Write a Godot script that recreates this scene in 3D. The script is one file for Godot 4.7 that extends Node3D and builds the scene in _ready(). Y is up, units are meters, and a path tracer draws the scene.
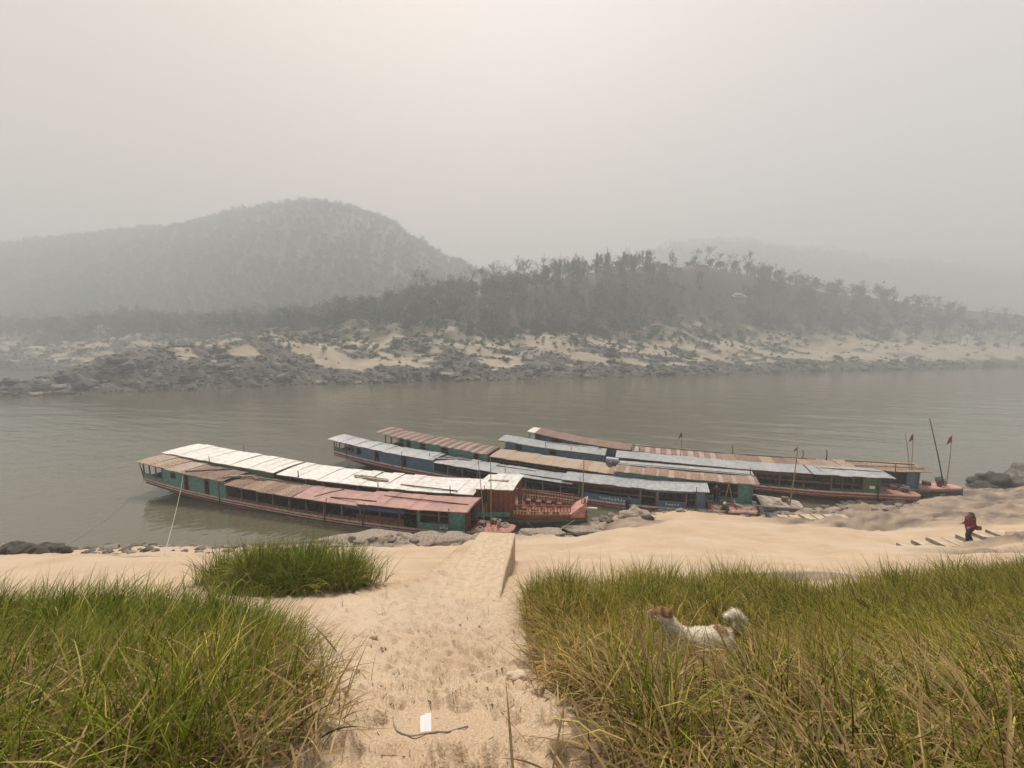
extends Node3D
# A hazy dry-season river landing: six long wooden passenger boats moored below a sandy, grassy bank.
# River level is y = 0; the photographer stands about 14 m above it, looking along -z.

var M := {}
var TX := {}
var rng := RandomNumberGenerator.new()
var nz := FastNoiseLite.new()      # broad noise
var nf := FastNoiseLite.new()      # fine ridged noise
const EYE := 14.0
const FPX := 386.0
const BASE := Color(0.83, 0.83, 0.83)

# ---------------------------------------------------------------- small helpers
func L(r: float, g: float, b: float) -> Color:
	return Color(r, g, b).linear_to_srgb()

func tag(o: Node, label: String, category: String, group := "") -> Node:
	o.set_meta("label", label)
	o.set_meta("category", category)
	if group != "":
		o.set_meta("group", group)
	return o

func numbered(called: String) -> String:
	if not has_node(NodePath(called)):
		return called
	var k := 1
	while has_node(NodePath("%s_%03d" % [called, k])):
		k += 1
	return "%s_%03d" % [called, k]

func base(called: String, at: Vector3, turn := 0.0) -> Node3D:
	var o := Node3D.new()
	o.name = numbered(called)
	add_child(o)
	o.position = at
	o.rotation.y = turn
	return o

func put(called: String, mesh: Mesh, m: Material, parent: Node = null) -> MeshInstance3D:
	var o := MeshInstance3D.new()
	o.mesh = mesh
	o.material_override = m
	if parent == null:
		o.name = numbered(called)
		add_child(o)
	else:
		o.name = called
		parent.add_child(o, true)
	return o

func noise_tex(key: String, sd: int, freq: float, oct: int, size: int, stops: Array, stretch := 1.0, punch := 2.3) -> ImageTexture:
	# a seamless noise run through a colour ramp; stops are linear colours at even spacing
	if TX.has(key):
		return TX[key]
	var n := FastNoiseLite.new()
	n.seed = sd
	n.noise_type = FastNoiseLite.TYPE_SIMPLEX_SMOOTH
	n.frequency = freq
	n.fractal_octaves = oct
	n.fractal_gain = 0.55
	var im := n.get_seamless_image(size, int(size / stretch), false, false, 0.12)
	if stretch != 1.0:
		im.resize(size, size, Image.INTERPOLATE_CUBIC)
	im.convert(Image.FORMAT_L8)
	var src := im.get_data()
	var lut := PackedByteArray()
	for i in 256:
		var f: float = clampf((i / 255.0 - 0.5) * punch + 0.5, 0.0, 1.0) * (stops.size() - 1)
		var k := mini(int(f), stops.size() - 2)
		var c: Color = (stops[k] as Color).lerp(stops[k + 1], f - k).linear_to_srgb()
		lut.append(int(clampf(c.r, 0, 1) * 255))
		lut.append(int(clampf(c.g, 0, 1) * 255))
		lut.append(int(clampf(c.b, 0, 1) * 255))
	var dst := PackedByteArray()
	dst.resize(src.size() * 3)
	for i in src.size():
		var v := src[i] * 3
		dst[i * 3] = lut[v]
		dst[i * 3 + 1] = lut[v + 1]
		dst[i * 3 + 2] = lut[v + 2]
	var t := ImageTexture.create_from_image(Image.create_from_data(size, size, false, Image.FORMAT_RGB8, dst))
	TX[key] = t
	return t

func height_tex(key: String, sd: int, freq: float, oct: int, size: int, stretch := 1.0) -> ImageTexture:
	if TX.has(key):
		return TX[key]
	var n := FastNoiseLite.new()
	n.seed = sd
	n.noise_type = FastNoiseLite.TYPE_SIMPLEX_SMOOTH
	n.frequency = freq
	n.fractal_octaves = oct
	var im := n.get_seamless_image(size, int(size / stretch), false, false, 0.12)
	if stretch != 1.0:
		im.resize(size, size, Image.INTERPOLATE_CUBIC)
	im.convert(Image.FORMAT_RGB8)
	var t := ImageTexture.create_from_image(im)
	TX[key] = t
	return t

func mat(c: Color, rough := 0.8, metal := 0.0) -> StandardMaterial3D:
	var m := StandardMaterial3D.new()
	m.albedo_color = c
	m.roughness = rough
	m.metallic = metal
	return m

func tmat(tex: Texture2D, scale: float, rough := 0.85, tint := BASE, off := Vector3.ZERO) -> StandardMaterial3D:
	var m := mat(tint, rough)
	m.albedo_texture = tex
	m.uv1_triplanar = true
	m.uv1_world_triplanar = true
	m.uv1_scale = Vector3.ONE * scale
	m.uv1_offset = off
	return m

func vmat(rough := 0.85) -> StandardMaterial3D:
	var m := mat(BASE, rough)
	m.vertex_color_use_as_albedo = true
	return m

# a triangle-soup builder with flat normals
class MB:
	var v := PackedVector3Array()
	var n := PackedVector3Array()
	var c := PackedColorArray()
	var col := Color.WHITE
	var tinted := false
	func tri(a: Vector3, b: Vector3, d: Vector3) -> void:
		var m := (d - a).cross(b - a)
		if m.length_squared() < 1e-14:
			return
		m = m.normalized()
		v.append(a); v.append(b); v.append(d)
		n.append(m); n.append(m); n.append(m)
		c.append(col); c.append(col); c.append(col)
	func quad(a: Vector3, b: Vector3, d: Vector3, e: Vector3) -> void:
		tri(a, b, d)
		tri(a, d, e)
	func box(a: Vector3, b: Vector3) -> void:
		var lo := Vector3(minf(a.x, b.x), minf(a.y, b.y), minf(a.z, b.z))
		var hi := Vector3(maxf(a.x, b.x), maxf(a.y, b.y), maxf(a.z, b.z))
		hexa([Vector3(lo.x, lo.y, lo.z), Vector3(hi.x, lo.y, lo.z), Vector3(hi.x, lo.y, hi.z), Vector3(lo.x, lo.y, hi.z), Vector3(lo.x, hi.y, lo.z), Vector3(hi.x, hi.y, lo.z), Vector3(hi.x, hi.y, hi.z), Vector3(lo.x, hi.y, hi.z)])
	func hexa(p: Array) -> void:   # 0-3 lower ring, 4-7 upper ring
		quad(p[0], p[1], p[2], p[3])
		quad(p[7], p[6], p[5], p[4])
		quad(p[4], p[5], p[1], p[0])
		quad(p[5], p[6], p[2], p[1])
		quad(p[6], p[7], p[3], p[2])
		quad(p[7], p[4], p[0], p[3])
	func tube(a: Vector3, b: Vector3, r0: float, r1: float, sides := 6, caps := true) -> void:
		var ax := (b - a).normalized()
		var u := ax.cross(Vector3.UP if absf(ax.y) < 0.9 else Vector3.RIGHT).normalized()
		var w := ax.cross(u)
		for k in sides:
			var t0 := TAU * k / sides
			var t1 := TAU * (k + 1) / sides
			var d0 := u * cos(t0) + w * sin(t0)
			var d1 := u * cos(t1) + w * sin(t1)
			quad(a + d0 * r0, b + d0 * r1, b + d1 * r1, a + d1 * r0)
			if caps:
				tri(a, a + d0 * r0, a + d1 * r0)
				tri(b, b + d1 * r1, b + d0 * r1)
	func path(pts: Array, r: float, sides := 5) -> void:
		for k in pts.size() - 1:
			tube(pts[k], pts[k + 1], r, r, sides, true)
	func mesh() -> ArrayMesh:
		var a := []
		a.resize(Mesh.ARRAY_MAX)
		a[Mesh.ARRAY_VERTEX] = v
		a[Mesh.ARRAY_NORMAL] = n
		if tinted:
			a[Mesh.ARRAY_COLOR] = c
		var m := ArrayMesh.new()
		m.add_surface_from_arrays(Mesh.PRIMITIVE_TRIANGLES, a)
		return m

func indexed(v: PackedVector3Array, n: PackedVector3Array, c: PackedColorArray, ix: PackedInt32Array, uv := PackedVector2Array()) -> ArrayMesh:
	var a := []
	a.resize(Mesh.ARRAY_MAX)
	a[Mesh.ARRAY_VERTEX] = v
	a[Mesh.ARRAY_NORMAL] = n
	if c.size():
		a[Mesh.ARRAY_COLOR] = c
	if uv.size():
		a[Mesh.ARRAY_TEX_UV] = uv
	a[Mesh.ARRAY_INDEX] = ix
	var m := ArrayMesh.new()
	m.add_surface_from_arrays(Mesh.PRIMITIVE_TRIANGLES, a)
	return m

func smooth_normals(v: PackedVector3Array, ix: PackedInt32Array) -> PackedVector3Array:
	var n := PackedVector3Array()
	n.resize(v.size())
	for k in range(0, ix.size(), 3):
		var a := ix[k]
		var b := ix[k + 1]
		var d := ix[k + 2]
		var m := (v[d] - v[a]).cross(v[b] - v[a])
		n[a] += m
		n[b] += m
		n[d] += m
	for k in n.size():
		n[k] = n[k].normalized() if n[k].length_squared() > 1e-20 else Vector3.UP
	return n

func many(called: String, mesh: Mesh, m: Material, xf: Array, cols: PackedColorArray, parent: Node = null) -> MultiMeshInstance3D:
	var mm := MultiMesh.new()
	mm.transform_format = MultiMesh.TRANSFORM_3D
	mm.use_colors = cols.size() > 0
	mm.mesh = mesh
	mm.instance_count = xf.size()
	for k in xf.size():
		mm.set_instance_transform(k, xf[k])
		if cols.size():
			mm.set_instance_color(k, cols[k])
	var o := MultiMeshInstance3D.new()
	o.multimesh = mm
	o.material_override = m
	if parent == null:
		o.name = numbered(called)
		add_child(o)
	else:
		o.name = called
		parent.add_child(o, true)
	o.set_meta("kind", "stuff")
	return o

func lerp_table(t: Array, x: float) -> float:   # [[x, y], ...]
	if x <= t[0][0]:
		return t[0][1]
	for k in range(1, t.size()):
		if x < t[k][0]:
			var f: float = (x - t[k - 1][0]) / (t[k][0] - t[k - 1][0])
			return lerpf(t[k - 1][1], t[k][1], f)
	return t[t.size() - 1][1]

# ---------------------------------------------------------------- heights of the near bank
const ND := [-8.0, 0.0, 1.0, 1.7, 2.8, 3.4, 5.5, 7.5, 10.0, 13.0, 16.0, 19.0, 23.0, 27.0, 30.0, 32.0, 36.0, 45.0, 70.0]
const NFIX := [[0.0, 1.0], [1.5, 1.03], [3.0, 1.07], [8.0, 1.055], [18.0, 1.043], [26.0, 1.008], [29.0, 1.0]]
const NT := [-1.6, -0.8, -0.1, 0.12, 0.33, 0.47, 0.75, 0.95, 1.2, 1.6, 3.0]
const NDROP := [
	[1.4, 1.55, 1.6, 1.85, 2.5, 2.9, 3.9, 4.8, 5.9, 7.05, 8.9, 10.6, 12.8, 14.5, 15.2, 15.8, 17.0, 18.0, 19.0],
	[1.4, 1.55, 1.6, 1.85, 2.5, 2.9, 3.9, 4.75, 5.85, 7.05, 8.85, 10.5, 12.7, 14.3, 15.2, 15.8, 17.0, 18.0, 19.0],
	[1.4, 1.55, 1.6, 1.85, 2.5, 2.9, 3.9, 4.75, 5.95, 7.35, 8.85, 10.35, 12.25, 13.9, 14.7, 15.2, 16.0, 18.0, 19.0],
	[1.4, 1.55, 1.6, 1.85, 2.5, 2.9, 3.9, 4.75, 5.9, 7.2, 8.65, 10.1, 12.0, 13.7, 14.4, 14.9, 16.0, 18.0, 19.0],
	[1.4, 1.55, 1.6, 1.85, 2.5, 2.9, 3.95, 4.8, 5.8, 7.1, 8.45, 9.75, 11.4, 12.9, 13.75, 14.3, 15.5, 18.0, 19.0],
	[1.4, 1.55, 1.6, 1.85, 2.55, 2.95, 3.95, 4.8, 5.8, 7.1, 8.4, 9.6, 11.1, 12.3, 13.15, 13.75, 15.2, 18.0, 19.0],
	[1.4, 1.55, 1.6, 1.85, 2.55, 2.95, 3.95, 4.8, 5.8, 7.15, 8.5, 9.75, 11.35, 12.8, 13.75, 14.3, 15.4, 18.0, 19.0],
	[1.4, 1.55, 1.6, 1.85, 2.55, 2.95, 3.95, 4.8, 5.8, 7.15, 8.5, 9.7, 11.15, 12.45, 13.3, 13.85, 14.8, 17.0, 19.0],
	[1.4, 1.55, 1.6, 1.85, 2.55, 2.95, 3.95, 4.8, 5.8, 7.1, 8.35, 9.55, 10.9, 11.95, 12.7, 13.15, 14.05, 15.8, 18.0],
	[1.4, 1.55, 1.6, 1.85, 2.55, 2.95, 3.95, 4.8, 5.8, 7.0, 8.2, 9.4, 10.7, 11.7, 12.4, 12.8, 13.5, 15.2, 18.0],
	[1.4, 1.55, 1.6, 1.85, 2.5, 2.9, 3.9, 4.8, 5.8, 7.0, 8.2, 9.4, 10.7, 11.7, 12.4, 12.8, 13.5, 15.0, 18.0]]

func ndrop(t: float, d: float) -> float:
	t = clampf(t, -1.6, 2.99)
	d = clampf(d, -8.0, 69.9)
	var i := 0
	while NT[i + 1] <= t:
		i += 1
	var j := 0
	while ND[j + 1] <= d:
		j += 1
	var fi: float = (t - NT[i]) / (NT[i + 1] - NT[i])
	fi = fi * fi * (3.0 - 2.0 * fi)
	var fj: float = (d - ND[j]) / (ND[j + 1] - ND[j])
	return lerpf(lerpf(NDROP[i][j], NDROP[i][j + 1], fj), lerpf(NDROP[i + 1][j], NDROP[i + 1][j + 1], fj), fi) * lerp_table(NFIX, d)

func bank_smooth(x: float, z: float) -> float:
	var d := -z
	var t := x / maxf(d, 1.2)
	var e := 0.12 + 0.03 * maxf(d, 0.0)
	var y := EYE - (ndrop(t, d - e) + ndrop(t, d) * 2.0 + ndrop(t, d + e)) * 0.25
	return y

func rock_mask(x: float, z: float) -> float:
	var m := 0.0
	for r in [[31.0, -27.0, 11.0, 5.2], [37.0, -32.0, 10.0, 3.5], [20.0, -14.6, 4.2, 1.1], [44.0, -36.0, 9.0, 4.0], [24.5, -18.0, 5.0, 1.1], [-5.5, -25.0, 6.0, 1.6], [6.0, -26.3, 5.0, 1.2], [6.5, -8.9, 2.4, 0.45], [22.5, -29.4, 3.0, 1.0]]:
		var u: float = (x - r[0]) / r[2]
		var w: float = (z - r[1]) / r[3]
		m = maxf(m, 1.25 - sqrt(u * u + w * w))
	m += 0.5 * nz.get_noise_3d(x * 1.4, 7.0, z * 3.4) + 0.25 * nz.get_noise_3d(x * 5.0, 3.0, z * 9.0)
	return clampf(m * 3.0 - 0.45, 0.0, 1.0)

# footprints and scuffs, pressed into a 2 cm grid over the sand in front of the camera
const DX0 := -6.0
const DZ0 := -11.0
const DN := 0.02
var dimple := PackedFloat32Array()
var dnx := 500
var dnz := 520

func press(x: float, z: float, ang: float, len_: float, wid: float, depth: float) -> void:
	var R := len_ * 1.5
	var i0 := maxi(0, int((x - R - DX0) / DN))
	var i1 := mini(dnx - 1, int((x + R - DX0) / DN))
	var j0 := maxi(0, int((z - R - DZ0) / DN))
	var j1 := mini(dnz - 1, int((z + R - DZ0) / DN))
	var ca := cos(ang)
	var sa := sin(ang)
	for j in range(j0, j1 + 1):
		for i in range(i0, i1 + 1):
			var px := DX0 + i * DN - x
			var pz := DZ0 + j * DN - z
			var u := (px * ca + pz * sa) / len_
			var w := (-px * sa + pz * ca) / wid
			var q := sqrt(u * u + w * w)
			if q < 1.6:
				var h := -depth * (1.0 - smoothstep(0.45, 1.0, q)) + depth * 0.55 * smoothstep(0.75, 1.05, q) * (1.0 - smoothstep(1.05, 1.6, q))
				dimple[j * dnx + i] = clampf(dimple[j * dnx + i] + h, -0.09, 0.06)

func make_dimples() -> void:
	dimple.resize(dnx * dnz)
	var g := RandomNumberGenerator.new()
	g.seed = 51
	for k in 4400:
		var d := 1.2 + 9.6 * pow(g.randf(), 0.75)
		var t := g.randf_range(-1.0, 0.15)
		if k % 2 == 0:
			t = -0.16 + g.randfn() * 0.11
		press(t * d, -d, PI / 2 + g.randfn() * 0.6, g.randf_range(0.05, 0.14), g.randf_range(0.032, 0.075), g.randf_range(0.018, 0.060) * clampf(0.55 + d * 0.16, 0.6, 1.0))

func settle(x0: float, x1: float, z0: float, z1: float) -> void:      # sand smoothed over again
	for j in dnz:
		for i in dnx:
			var x := DX0 + i * DN
			var z := DZ0 + j * DN
			if x > x0 and x < x1 and z > z0 and z < z1:
				dimple[j * dnx + i] *= 0.25

func dimple_at(x: float, z: float) -> float:
	var fx := (x - DX0) / DN
	var fz := (z - DZ0) / DN
	if fx < 0 or fz < 0 or fx >= dnx - 1 or fz >= dnz - 1:
		return 0.0
	var i := int(fx)
	var j := int(fz)
	fx -= i
	fz -= j
	var o := j * dnx + i
	return lerpf(lerpf(dimple[o], dimple[o + 1], fx), lerpf(dimple[o + dnx], dimple[o + dnx + 1], fx), fz)

var slab_y := -1.0      # height of the top concrete step, once it is known

func bank(x: float, z: float) -> float:
	var d := -z
	var y := bank_smooth(x, z)
	if x > 19.0 and d > 13.0 and d < 26.0:      # the sand climbs along the upper steps
		y += (clampf((x - 19.9) * 0.13, 0.0, 0.75) - 0.45) * exp(-pow((d - 18.6) / 2.2, 2.0))
	y += nz.get_noise_2d(x * 6.0 / (1.0 + 0.1 * maxf(d, 0.0)), z * 6.0) * (0.05 + 0.012 * clampf(d, 0.0, 25.0))
	y += 0.07 * smoothstep(8.0, 14.0, d) * nz.get_noise_2d(x * 16.0 + 5.0, z * 16.0) + 0.03 * smoothstep(8.0, 14.0, d) * nz.get_noise_2d(x * 40.0, z * 40.0)
	if slab_y > 0.0 and d > 6.3 and d < 12.8 and x > -3.4 and x < 0.5:      # sand drifted up against the left side of the concrete steps
		var top := slab_y - (d - 6.7) / 5.775 * (slab_y - 7.62) + 0.035 * nz.get_noise_2d(x * 40.0, z * 25.0)
		var xl := -1.44 + 0.06 * (d - 6.7)
		var w := smoothstep(xl - 1.5, xl - 0.1, x) * (1.0 - smoothstep(xl + 0.12, xl + 0.5, x)) * smoothstep(6.3, 6.9, d) * (1.0 - smoothstep(11.6, 12.7, d))
		y = lerpf(y, maxf(y, top), w)
	return y

func bank_full(x: float, z: float) -> float:
	var y := bank(x, z) + dimple_at(x, z)
	var rm := rock_mask(x, z) if z < -7.5 else 0.0
	if rm > 0.01:
		var s := nf.get_noise_3d(x * 0.35, 0.0, z * 1.3)
		y += rm * smoothstep(8.0, 15.0, -z) * (0.12 + 0.62 * (floorf(s * 4.0) / 4.0 + 0.35 * s) + 0.16 * nf.get_noise_3d(x * 2.2, 5.0, z * 5.0))
	return y

# ---------------------------------------------------------------- grass cover (t is sideways over depth)
func grass_cover(x: float, z: float) -> Array:   # [cover 0..1, clump 0 = hanging right, 1 = greener, 2 = small clump]
	var d := -z
	if d < 0.4 or d > 12.0:
		return [0.0, 0]
	var t := x / maxf(d, 0.6)
	var wob := nz.get_noise_2d(x * 9.0, z * 9.0) * 0.16 + nz.get_noise_2d(x * 30.0 + 50.0, z * 30.0) * 0.09
	var tl := lerp_table([[0.6, 0.15], [1.0, 0.12], [1.6, 0.085], [2.2, 0.065], [2.9, 0.05], [4.0, 0.035], [6.0, 0.02], [7.5, 0.03]], d)
	var a := minf((t - tl) * d * 2.2, (7.1 + t * 0.5 + 2.4 * nz.get_noise_2d(x * 11.0, 77.0) - d) * 1.2) + wob * 1.2
	var tr := lerp_table([[0.6, -0.7], [1.0, -0.6], [1.6, -0.53], [2.4, -0.49], [3.2, -0.55], [4.5, -0.66], [6.0, -0.88], [7.0, -1.05]], d)
	var b := minf((tr - t) * d * 2.2, (5.4 - d) * 1.2) + wob * 1.4
	var u := (t + 0.62) / 0.285
	var w := (d - 8.2) / 1.5
	var c := (1.0 - sqrt(u * u + w * w)) * 1.8 + wob * 2.6
	if a >= b and a >= c:
		return [clampf(a, 0.0, 1.0), 0]
	if b >= c:
		return [clampf(b, 0.0, 1.0), 1]
	return [clampf(c, 0.0, 1.0), 2]

# ---------------------------------------------------------------- the far side of the river
const SHORE := [[-900.0, -420.0], [-320.0, -222.0], [-235.0, -206.0], [-182.0, -190.0], [-150.0, -170.0], [-139.0, -150.0], [-148.0, -128.0], [-158.0, -113.0], [-172.0, -99.0], [-165.0, -94.0], [-138.0, -103.5], [-105.0, -117.0], [-75.0, -135.0], [-30.0, -147.0], [37.0, -164.0], [95.0, -182.0], [150.0, -200.0], [230.0, -221.0], [327.0, -246.0], [700.0, -350.0], [2600.0, -900.0]]
const FBANK := [[0.0, 0.0], [3.0, 1.7], [9.0, 4.2], [20.0, 8.0], [34.0, 13.5], [50.0, 19.5], [75.0, 25.0], [120.0, 30.0], [3000.0, 34.0]]
# crest lines as [sideways/depth, depth, height]
const RIDGE := [[-3.0, 260.0, 16.0], [-0.6, 250.0, 20.0], [-0.427, 256, 34.2], [-0.337, 264, 35.8], [-0.234, 270, 43.2], [-0.107, 275, 48.0], [0.02, 280, 55.0], [0.121, 286, 62.400000000000006], [0.222, 290, 67.4], [0.348, 292, 70.7], [0.474, 300, 73.2], [0.627, 318, 68.6], [0.858, 330, 56.2], [1.115, 345, 48.9], [1.305, 355, 46.6], [2.0, 380.0, 43.0], [4.0, 400.0, 43.0]]
const HILL := [[-4.0, 730.0, 150.0], [-1.592, 715, 177.0], [-1.288, 710, 184.6], [-1.059, 705, 197.1], [-0.907, 700, 207.7], [-0.78, 690, 218.3], [-0.654, 685, 233.3], [-0.553, 680, 244.7], [-0.483, 680, 249.6], [-0.404, 680, 239.8], [-0.318, 685, 216.8], [-0.231, 690, 184.8], [-0.156, 695, 157.1], [-0.081, 700, 135.7], [0.071, 720, 110.5], [0.225, 740, 79.8], [4.0, 740.0, 60.0]]
const RANGE := [[-4.0, 1080.0, 80.0], [0.122, 1080, 164.2], [0.323, 1060, 250.5], [0.447, 1050, 284.1], [0.572, 1050, 289.2], [0.724, 1050, 266.2], [0.979, 1060, 234.9], [1.295, 1080, 212.4], [4.0, 1100.0, 190.0]]

func crest(tab: Array, t: float) -> Vector2:
	if t <= tab[0][0]:
		return Vector2(tab[0][1], tab[0][2])
	for k in range(1, tab.size()):
		if t < tab[k][0]:
			var f: float = (t - tab[k - 1][0]) / (tab[k][0] - tab[k - 1][0])
			f = lerpf(f, f * f * (3.0 - 2.0 * f), 0.5)
			return Vector2(lerpf(tab[k - 1][1], tab[k][1], f), lerpf(tab[k - 1][2], tab[k][2], f))
	return Vector2(tab[tab.size() - 1][1], tab[tab.size() - 1][2])

func shore_dist(x: float, z: float) -> float:
	var best := 1e9
	var inside := false
	for k in SHORE.size() - 1:
		var ax: float = SHORE[k][0]
		var az: float = SHORE[k][1]
		var bx: float = SHORE[k + 1][0]
		var bz: float = SHORE[k + 1][1]
		var ex := bx - ax
		var ez := bz - az
		var f := clampf(((x - ax) * ex + (z - az) * ez) / (ex * ex + ez * ez), 0.0, 1.0)
		var dx := x - ax - ex * f
		var dz := z - az - ez * f
		best = minf(best, dx * dx + dz * dz)
		if (ax > x) != (bx > x) and z < az + (x - ax) / ex * ez:   # a crossing on the near side of the point
			inside = not inside
	return sqrt(best) * (1.0 if inside else -1.0)

func rise(c: Vector2, d: float, front: float) -> float:
	var q := clampf((d - c.x + front) / front, 0.0, 1.0) if d < c.x else clampf(1.0 - (d - c.x) / (front * 1.6), 0.0, 1.0)
	return c.y * (q * q * (3.0 - 2.0 * q) * 0.6 + q * 0.4)

func far_land(x: float, z: float, sd: float) -> float:
	if sd < 0.0:
		return maxf(-3.0, sd * 0.4) - 0.3
	var d := -z
	var t := x / maxf(d, 1.0)
	var y := lerp_table(FBANK, sd)
	y *= 1.0 + 0.35 * nz.get_noise_2d(x * 0.35 + 90.0, z * 0.35)
	if t < -1.0 and d < 160.0:
		y *= lerpf(1.0, 0.55, smoothstep(-1.0, -1.2, t))
	if t < -0.45 and sd < 40.0:      # the rocky spit stands up steeply
		y += 3.5 * smoothstep(2.0, 12.0, sd) * smoothstep(-0.45, -0.7, t) * (1.0 - smoothstep(150.0, 175.0, d)) * smoothstep(106.0, 130.0, d)
	var up := maxf(rise(crest(RIDGE, t), d, 105.0), maxf(rise(crest(HILL, t), d, 400.0), rise(crest(RANGE, t), d, 350.0)))
	up *= 1.0 + 0.045 * nz.get_noise_2d(x * 0.12, z * 0.12 + 40.0) * smoothstep(230.0, 330.0, d)
	y = maxf(y, 0.0) + maxf(0.0, up - y) * smoothstep(30.0, 95.0, sd)
	return y

func far_rock(x: float, z: float, sd: float) -> float:   # 1 = bare dark rock, 0 = sand or earth
	var t := x / maxf(-z, 1.0)
	var bias := lerp_table([[0.0, 1.1], [6.0, 0.9], [12.0, 0.35], [30.0, 0.12], [60.0, 0.12], [90.0, -0.3]], sd)
	bias -= 0.85 * smoothstep(0.55, 0.95, t) * smoothstep(7.0, 16.0, sd) + 0.12 * smoothstep(10.0, 20.0, sd)
	bias += 0.45 * smoothstep(-0.52, -0.68, t) * (1.0 - smoothstep(150.0, 175.0, -z))
	for p in [[-62.0, -158.0, 14.0, 5.0], [-7.0, -199.0, 16.0, 5.0], [22.0, -193.0, 12.0, 5.0], [60.0, -205.0, 14.0, 6.0], [35.0, -184.0, 9.0, 4.0], [-225.0, -216.0, 30.0, 5.0], [-190.0, -212.0, 22.0, 6.0], [85.0, -222.0, 18.0, 7.0], [130.0, -226.0, 14.0, 6.0]]:
		var u: float = (x - p[0]) / p[2]
		var w: float = (z - p[1]) / p[3]
		bias -= 1.5 * clampf(1.25 - sqrt(u * u + w * w), 0.0, 1.0)
	var s := nz.get_noise_3d(x * 0.8, 20.0, z * 2.0) * 1.7 + nz.get_noise_3d(x * 3.0, 60.0, z * 7.0) * 0.6
	return clampf((bias + s) * 3.0 + 0.3, 0.0, 1.0)

func grid_mesh(nx: int, ny: int, v: PackedVector3Array, c: PackedColorArray) -> ArrayMesh:
	var ix := PackedInt32Array()
	ix.resize((nx - 1) * (ny - 1) * 6)
	var o := 0
	for j in ny - 1:
		for i in nx - 1:
			var a := j * nx + i
			ix[o] = a
			ix[o + 1] = a + nx
			ix[o + 2] = a + 1
			ix[o + 3] = a + 1
			ix[o + 4] = a + nx
			ix[o + 5] = a + nx + 1
			o += 6
	var n := smooth_normals(v, ix)
	if n[n.size() / 2].y < 0.0:
		for k in n.size():
			n[k] = -n[k]
		for k in range(0, ix.size(), 3):
			var s := ix[k]
			ix[k] = ix[k + 1]
			ix[k + 1] = s
	return indexed(v, n, c, ix)

func build_near_bank() -> void:
	var ds := PackedFloat32Array()
	var d := -7.0
	while d < 60.0:
		ds.append(d)
		d += 0.5 if d < 0.5 else (0.022 + 0.011 * (d - 0.5) if d < 12.0 else 0.15 + 0.012 * (d - 12.0))
	var ts := PackedFloat32Array()
	var t := -3.2
	while t <= 3.2:
		ts.append(t)
		t += 0.009 if absf(t) < 1.45 else 0.05
	var v := PackedVector3Array()
	var c := PackedColorArray()
	var sand := Color(0.98, 0.75, 0.52)
	var sand2 := Color(0.84, 0.62, 0.415)
	for dd in ds:
		for tt in ts:
			var x: float = tt * maxf(dd, 1.5)
			var z := -dd
			var y := bank_full(x, z)
			v.append(Vector3(x, y, z))
			var k := sand.lerp(sand2, clampf(0.5 + 0.9 * nz.get_noise_2d(x * 7.0, z * 7.0), 0.0, 1.0))
			k = k.lerp(Color(0.98, 0.80, 0.60), clampf(nz.get_noise_2d(x * 3.0 + 30.0, z * 3.0) * 1.5, 0.0, 0.6))
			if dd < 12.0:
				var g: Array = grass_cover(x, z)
				if g[0] > 0.0:   # dead leaves and soil between the tufts, coloured darker to deepen the shade there
					var shaded_soil := Color(0.15, 0.095, 0.045).lerp(Color(0.28, 0.19, 0.095), clampf(0.5 + 1.5 * nz.get_noise_2d(x * 60.0, z * 60.0), 0.0, 1.0))
					k = k.lerp(shaded_soil, 0.9 * smoothstep(0.0, 0.2, g[0] + 0.5 * nz.get_noise_2d(x * 90.0, z * 90.0) - 0.12))
			if dd > 7.5:
				var rm := rock_mask(x, z)
				if rm > 0.0:
					var s := nf.get_noise_3d(x * 0.9, 9.0, z * 4.5)
					var rc := Color(0.50, 0.39, 0.30).lerp(Color(0.20, 0.16, 0.14), clampf(0.5 + 2.2 * s, 0.0, 1.0))
					k = k.lerp(rc, rm * clampf(0.75 + 0.6 * nz.get_noise_3d(x * 12.0, 2.0, z * 20.0), 0.0, 1.0))
				if y < 0.5:      # wet foot of the bank
					k = k.lerp(Color(0.20, 0.16, 0.12), clampf((0.5 - y + 0.4 * nz.get_noise_2d(x * 15.0, z * 15.0)) * 1.6, 0.0, 1.0))
				var strip := Vector2((x + 11.2) / 2.6, (z + 13.3 + 0.08 * x + 0.9) / 0.55).length()
				k = k.lerp(Color(0.22, 0.17, 0.09), clampf(1.6 - strip + nz.get_noise_2d(x * 25.0, z * 25.0), 0.0, 0.9))
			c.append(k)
	var m := tmat(noise_tex("grain", 11, 0.06, 5, 1024, [Color(0.50, 0.50, 0.50), Color(0.66, 0.65, 0.64), Color(0.80, 0.80, 0.79)]), 0.9, 0.95)
	m.vertex_color_use_as_albedo = true
	m.heightmap_enabled = true
	m.heightmap_texture = height_tex("grainh", 12, 0.07, 5, 1024)
	m.heightmap_scale = 0.9
	M.sand = m
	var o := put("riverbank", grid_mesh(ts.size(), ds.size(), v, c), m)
	o.set_meta("kind", "structure")

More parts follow.
